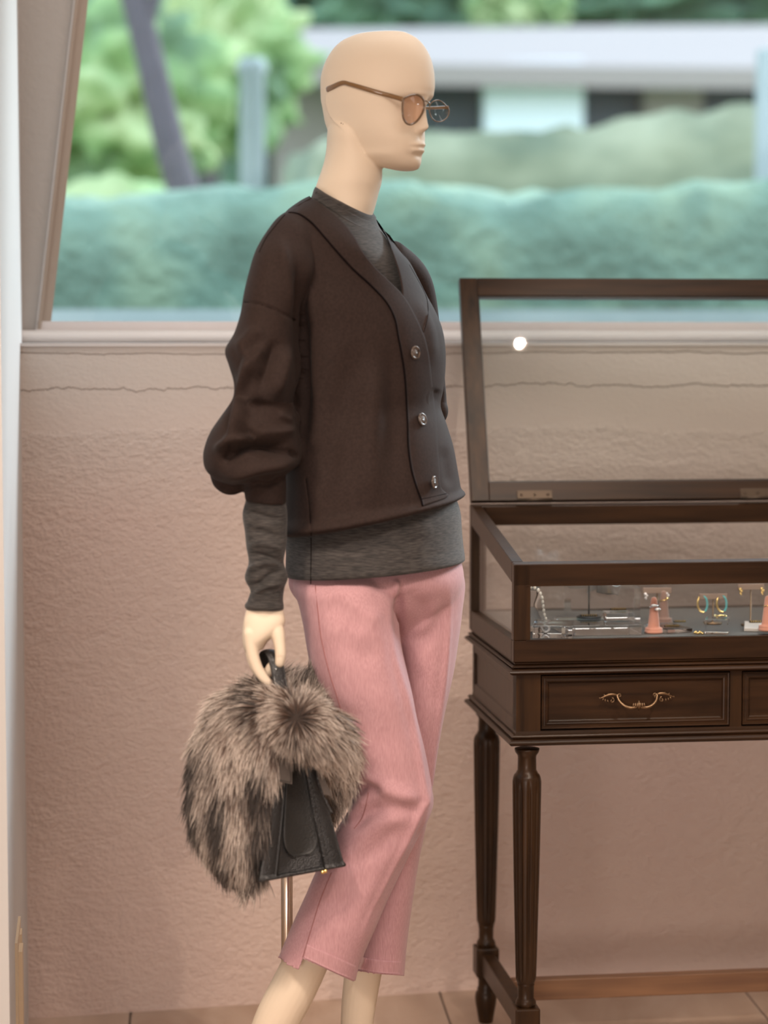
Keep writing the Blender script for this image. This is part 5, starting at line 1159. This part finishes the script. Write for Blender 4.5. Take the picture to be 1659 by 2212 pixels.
a, b, c, d = [FV[FF[:, i]] for i in range(4)]; ar = np.linalg.norm(np.cross(c-a, d-b), axis=1)/2
NH = 52000
fi = RNG.choice(len(FF), NH, p=ar/ar.sum()); uu, vv = RNG.random(NH)[:, None], RNG.random(NH)[:, None]
root = (a[fi]*(1-uu)+b[fi]*uu)*(1-vv)+(d[fi]*(1-uu)+c[fi]*uu)*vv
nn = FN[FF[fi]].mean(1); nn /= np.linalg.norm(nn, axis=1)[:, None]
Qr = proj(root)
def pn(X, f, s): return (np.sin(X[:, 0]*f+s)+np.sin(X[:, 2]*f*.6+1.3*s+2*np.sin(X[:, 0]*f*.37))+np.sin(X[:, 1]*f*.8+.7*s))/3
cl = np.stack([pn(root, 240, 1), pn(root, 260, 2), pn(root, 180, 3)], 1)*.16
cl0 = cl
wh = P(642, 1562, 3.24)
rad = root-wh; rad /= (np.linalg.norm(rad, axis=1)[:, None]+1e-6)
dist = np.hypot(Qr[:, 0]-642, Qr[:, 1]-1562)
wt = np.clip(1-(dist-90)/90, 0, 1)[:, None]*(Qr[:, 0] > 540)[:, None]*(root[:, 1] < 3.35)[:, None]
down = np.array([0, 0, -1.0])
side = np.stack([np.clip((Qr[:, 0]-600)/200, -.8, .8), -.25*np.ones(NH), np.zeros(NH)], 1)
flow = down+side*.42
# the top-left collar combs to the upper left before falling
tl = np.clip((1600-Qr[:, 1])/90, 0, 1)[:, None]*np.clip((640-Qr[:, 0])/60, 0, 1)[:, None]
flow = flow*(1-tl*.55)+np.array([-.75, -.2, .05])*tl
bk = (root[:, 1] > 3.35)[:, None]*np.clip((1600-Qr[:, 1])/60, 0, 1)[:, None]; flow = flow*(1-bk)+np.array([.3, .1, .75])*bk
flow = flow*(1-wt)+(rad*.8+down*.55+cl0*1.6)*wt

flow = flow-nn*(flow*nn).sum(1)[:, None]*.9; flow /= np.linalg.norm(flow, axis=1)[:, None]
dir0 = flow*1.0+nn*.50+cl+RNG.normal(0, .10, (NH, 3)); dir0 /= np.linalg.norm(dir0, axis=1)[:, None]
dir1 = flow*1.0+nn*.20+cl*1.2+down*.28+RNG.normal(0, .08, (NH, 3)); dir1 /= np.linalg.norm(dir1, axis=1)[:, None]
Ln = (.026+.012*RNG.random(NH))*(1+.25*pn(root, 120, 4)); Ln *= np.where(RNG.random(NH) < .15, 1.42, 1.0)
Ln *= np.where(wt[:, 0] > .3, .95, 1.0)
nsg = 5; tt = np.linspace(0, 1, nsg); pos = np.zeros((NH, nsg, 3))
for k, t in enumerate(tt): pos[:, k] = root-nn*.002+Ln[:, None]*(dir0*t*(1-.5*t)+dir1*.5*t*t)
wd_ = (.00042+.00018*RNG.random(NH))[:, None]; prof_w = np.array([.8, 1.0, .85, .6, .12])
rv = RNG.normal(0, .5, (NH, 3))+np.array([0, -1, 0]); wv = np.cross(dir0, rv); wv /= np.linalg.norm(wv, axis=1)[:, None]
Vh = np.zeros((NH, nsg, 2, 3))
for k in range(nsg): Vh[:, k, 0] = pos[:, k]-wv*wd_*prof_w[k]; Vh[:, k, 1] = pos[:, k]+wv*wd_*prof_w[k]
base = np.arange(NH)[:, None]*nsg*2
Fh = np.concatenate([np.stack([base[:, 0]+2*k, base[:, 0]+2*k+1, base[:, 0]+2*k+3, base[:, 0]+2*k+2], 1) for k in range(nsg-1)])
fur = mk('fur', Vh.reshape(-1, 3), Fh, M['fur'], bag); fur['kind'] = 'stuff'; fur['label'] = 'long silver-tipped brown fox fur'
# colour along the strand: dark base, brown middle, pale or dark tip by patches
lx = np.clip((560-Qr[:, 0])/110, 0, 1); band_ = np.sin((Qr[:, 0]*.9+Qr[:, 1]*.10)/16+1.5*pn(root, 60, 5)); low = np.clip((Qr[:, 1]-1610)/60, 0, 1)
pale = .62+1.0*pn(root, 110, 6)+.30*RNG.normal(0, 1, NH)-low*.40*(band_*.5+.5)*lx*1.4-.12*low
pale += .30*np.exp(-((Qr[:, 0]-500)/70)**2-((Qr[:, 1]-1570)/55)**2)+.42*np.clip((Qr[:, 0]-690)/50, 0, 1)
pale += .15*np.exp(-(dist/75)**2)
X_, Y_ = Qr[:, 0], Qr[:, 1]
for cx_, cy_, sx_, sy_, a_ in [(432, 1700, 22, 110, -.7), (480, 1780, 16, 90, -.75), (560, 1700, 22, 80, -.7), (500, 1690, 14, 90, .45), (520, 1850, 24, 50, .35), (452, 1790, 10, 70, .4), (495, 1560, 34, 45, .6), (720, 1500, 40, 40, -.9), (600, 1625, 45, 22, -.45), (540, 1600, 40, 22, .45), (742, 1640, 30, 60, .6), (690, 1590, 30, 20, -.2)]:
    pale = pale+a_*np.exp(-((X_-cx_)/sx_)**2-((Y_-cy_)/sy_)**2)
pale = np.clip(pale, .04, 1.15)[:, None]
c_dark = np.array([.018, .012, .010]); c_mid = np.array([.11, .06, .038]); c_tip = np.array([.80, .70, .62])
kmid = np.clip(pale*.9, 0, 1); cols = np.zeros((NH, nsg, 2, 4)); cols[..., 3] = 1
for k, t in enumerate(tt):
    m1 = np.clip(t*2.2, 0, 1); m2 = np.clip((t-.55)*2.8, 0, 1); c = c_dark*(1-m1)+(c_mid*kmid+c_dark*(1-kmid))*m1
    c = c*(1-m2*pale.clip(0, 1))+c_tip*(m2*pale.clip(0, 1)); cols[:, k, 0, :3] = c; cols[:, k, 1, :3] = c
ca = fur.data.color_attributes.new('hair', 'FLOAT_COLOR', 'POINT'); ca.data.foreach_set('color', cols.astype(np.float32).ravel())
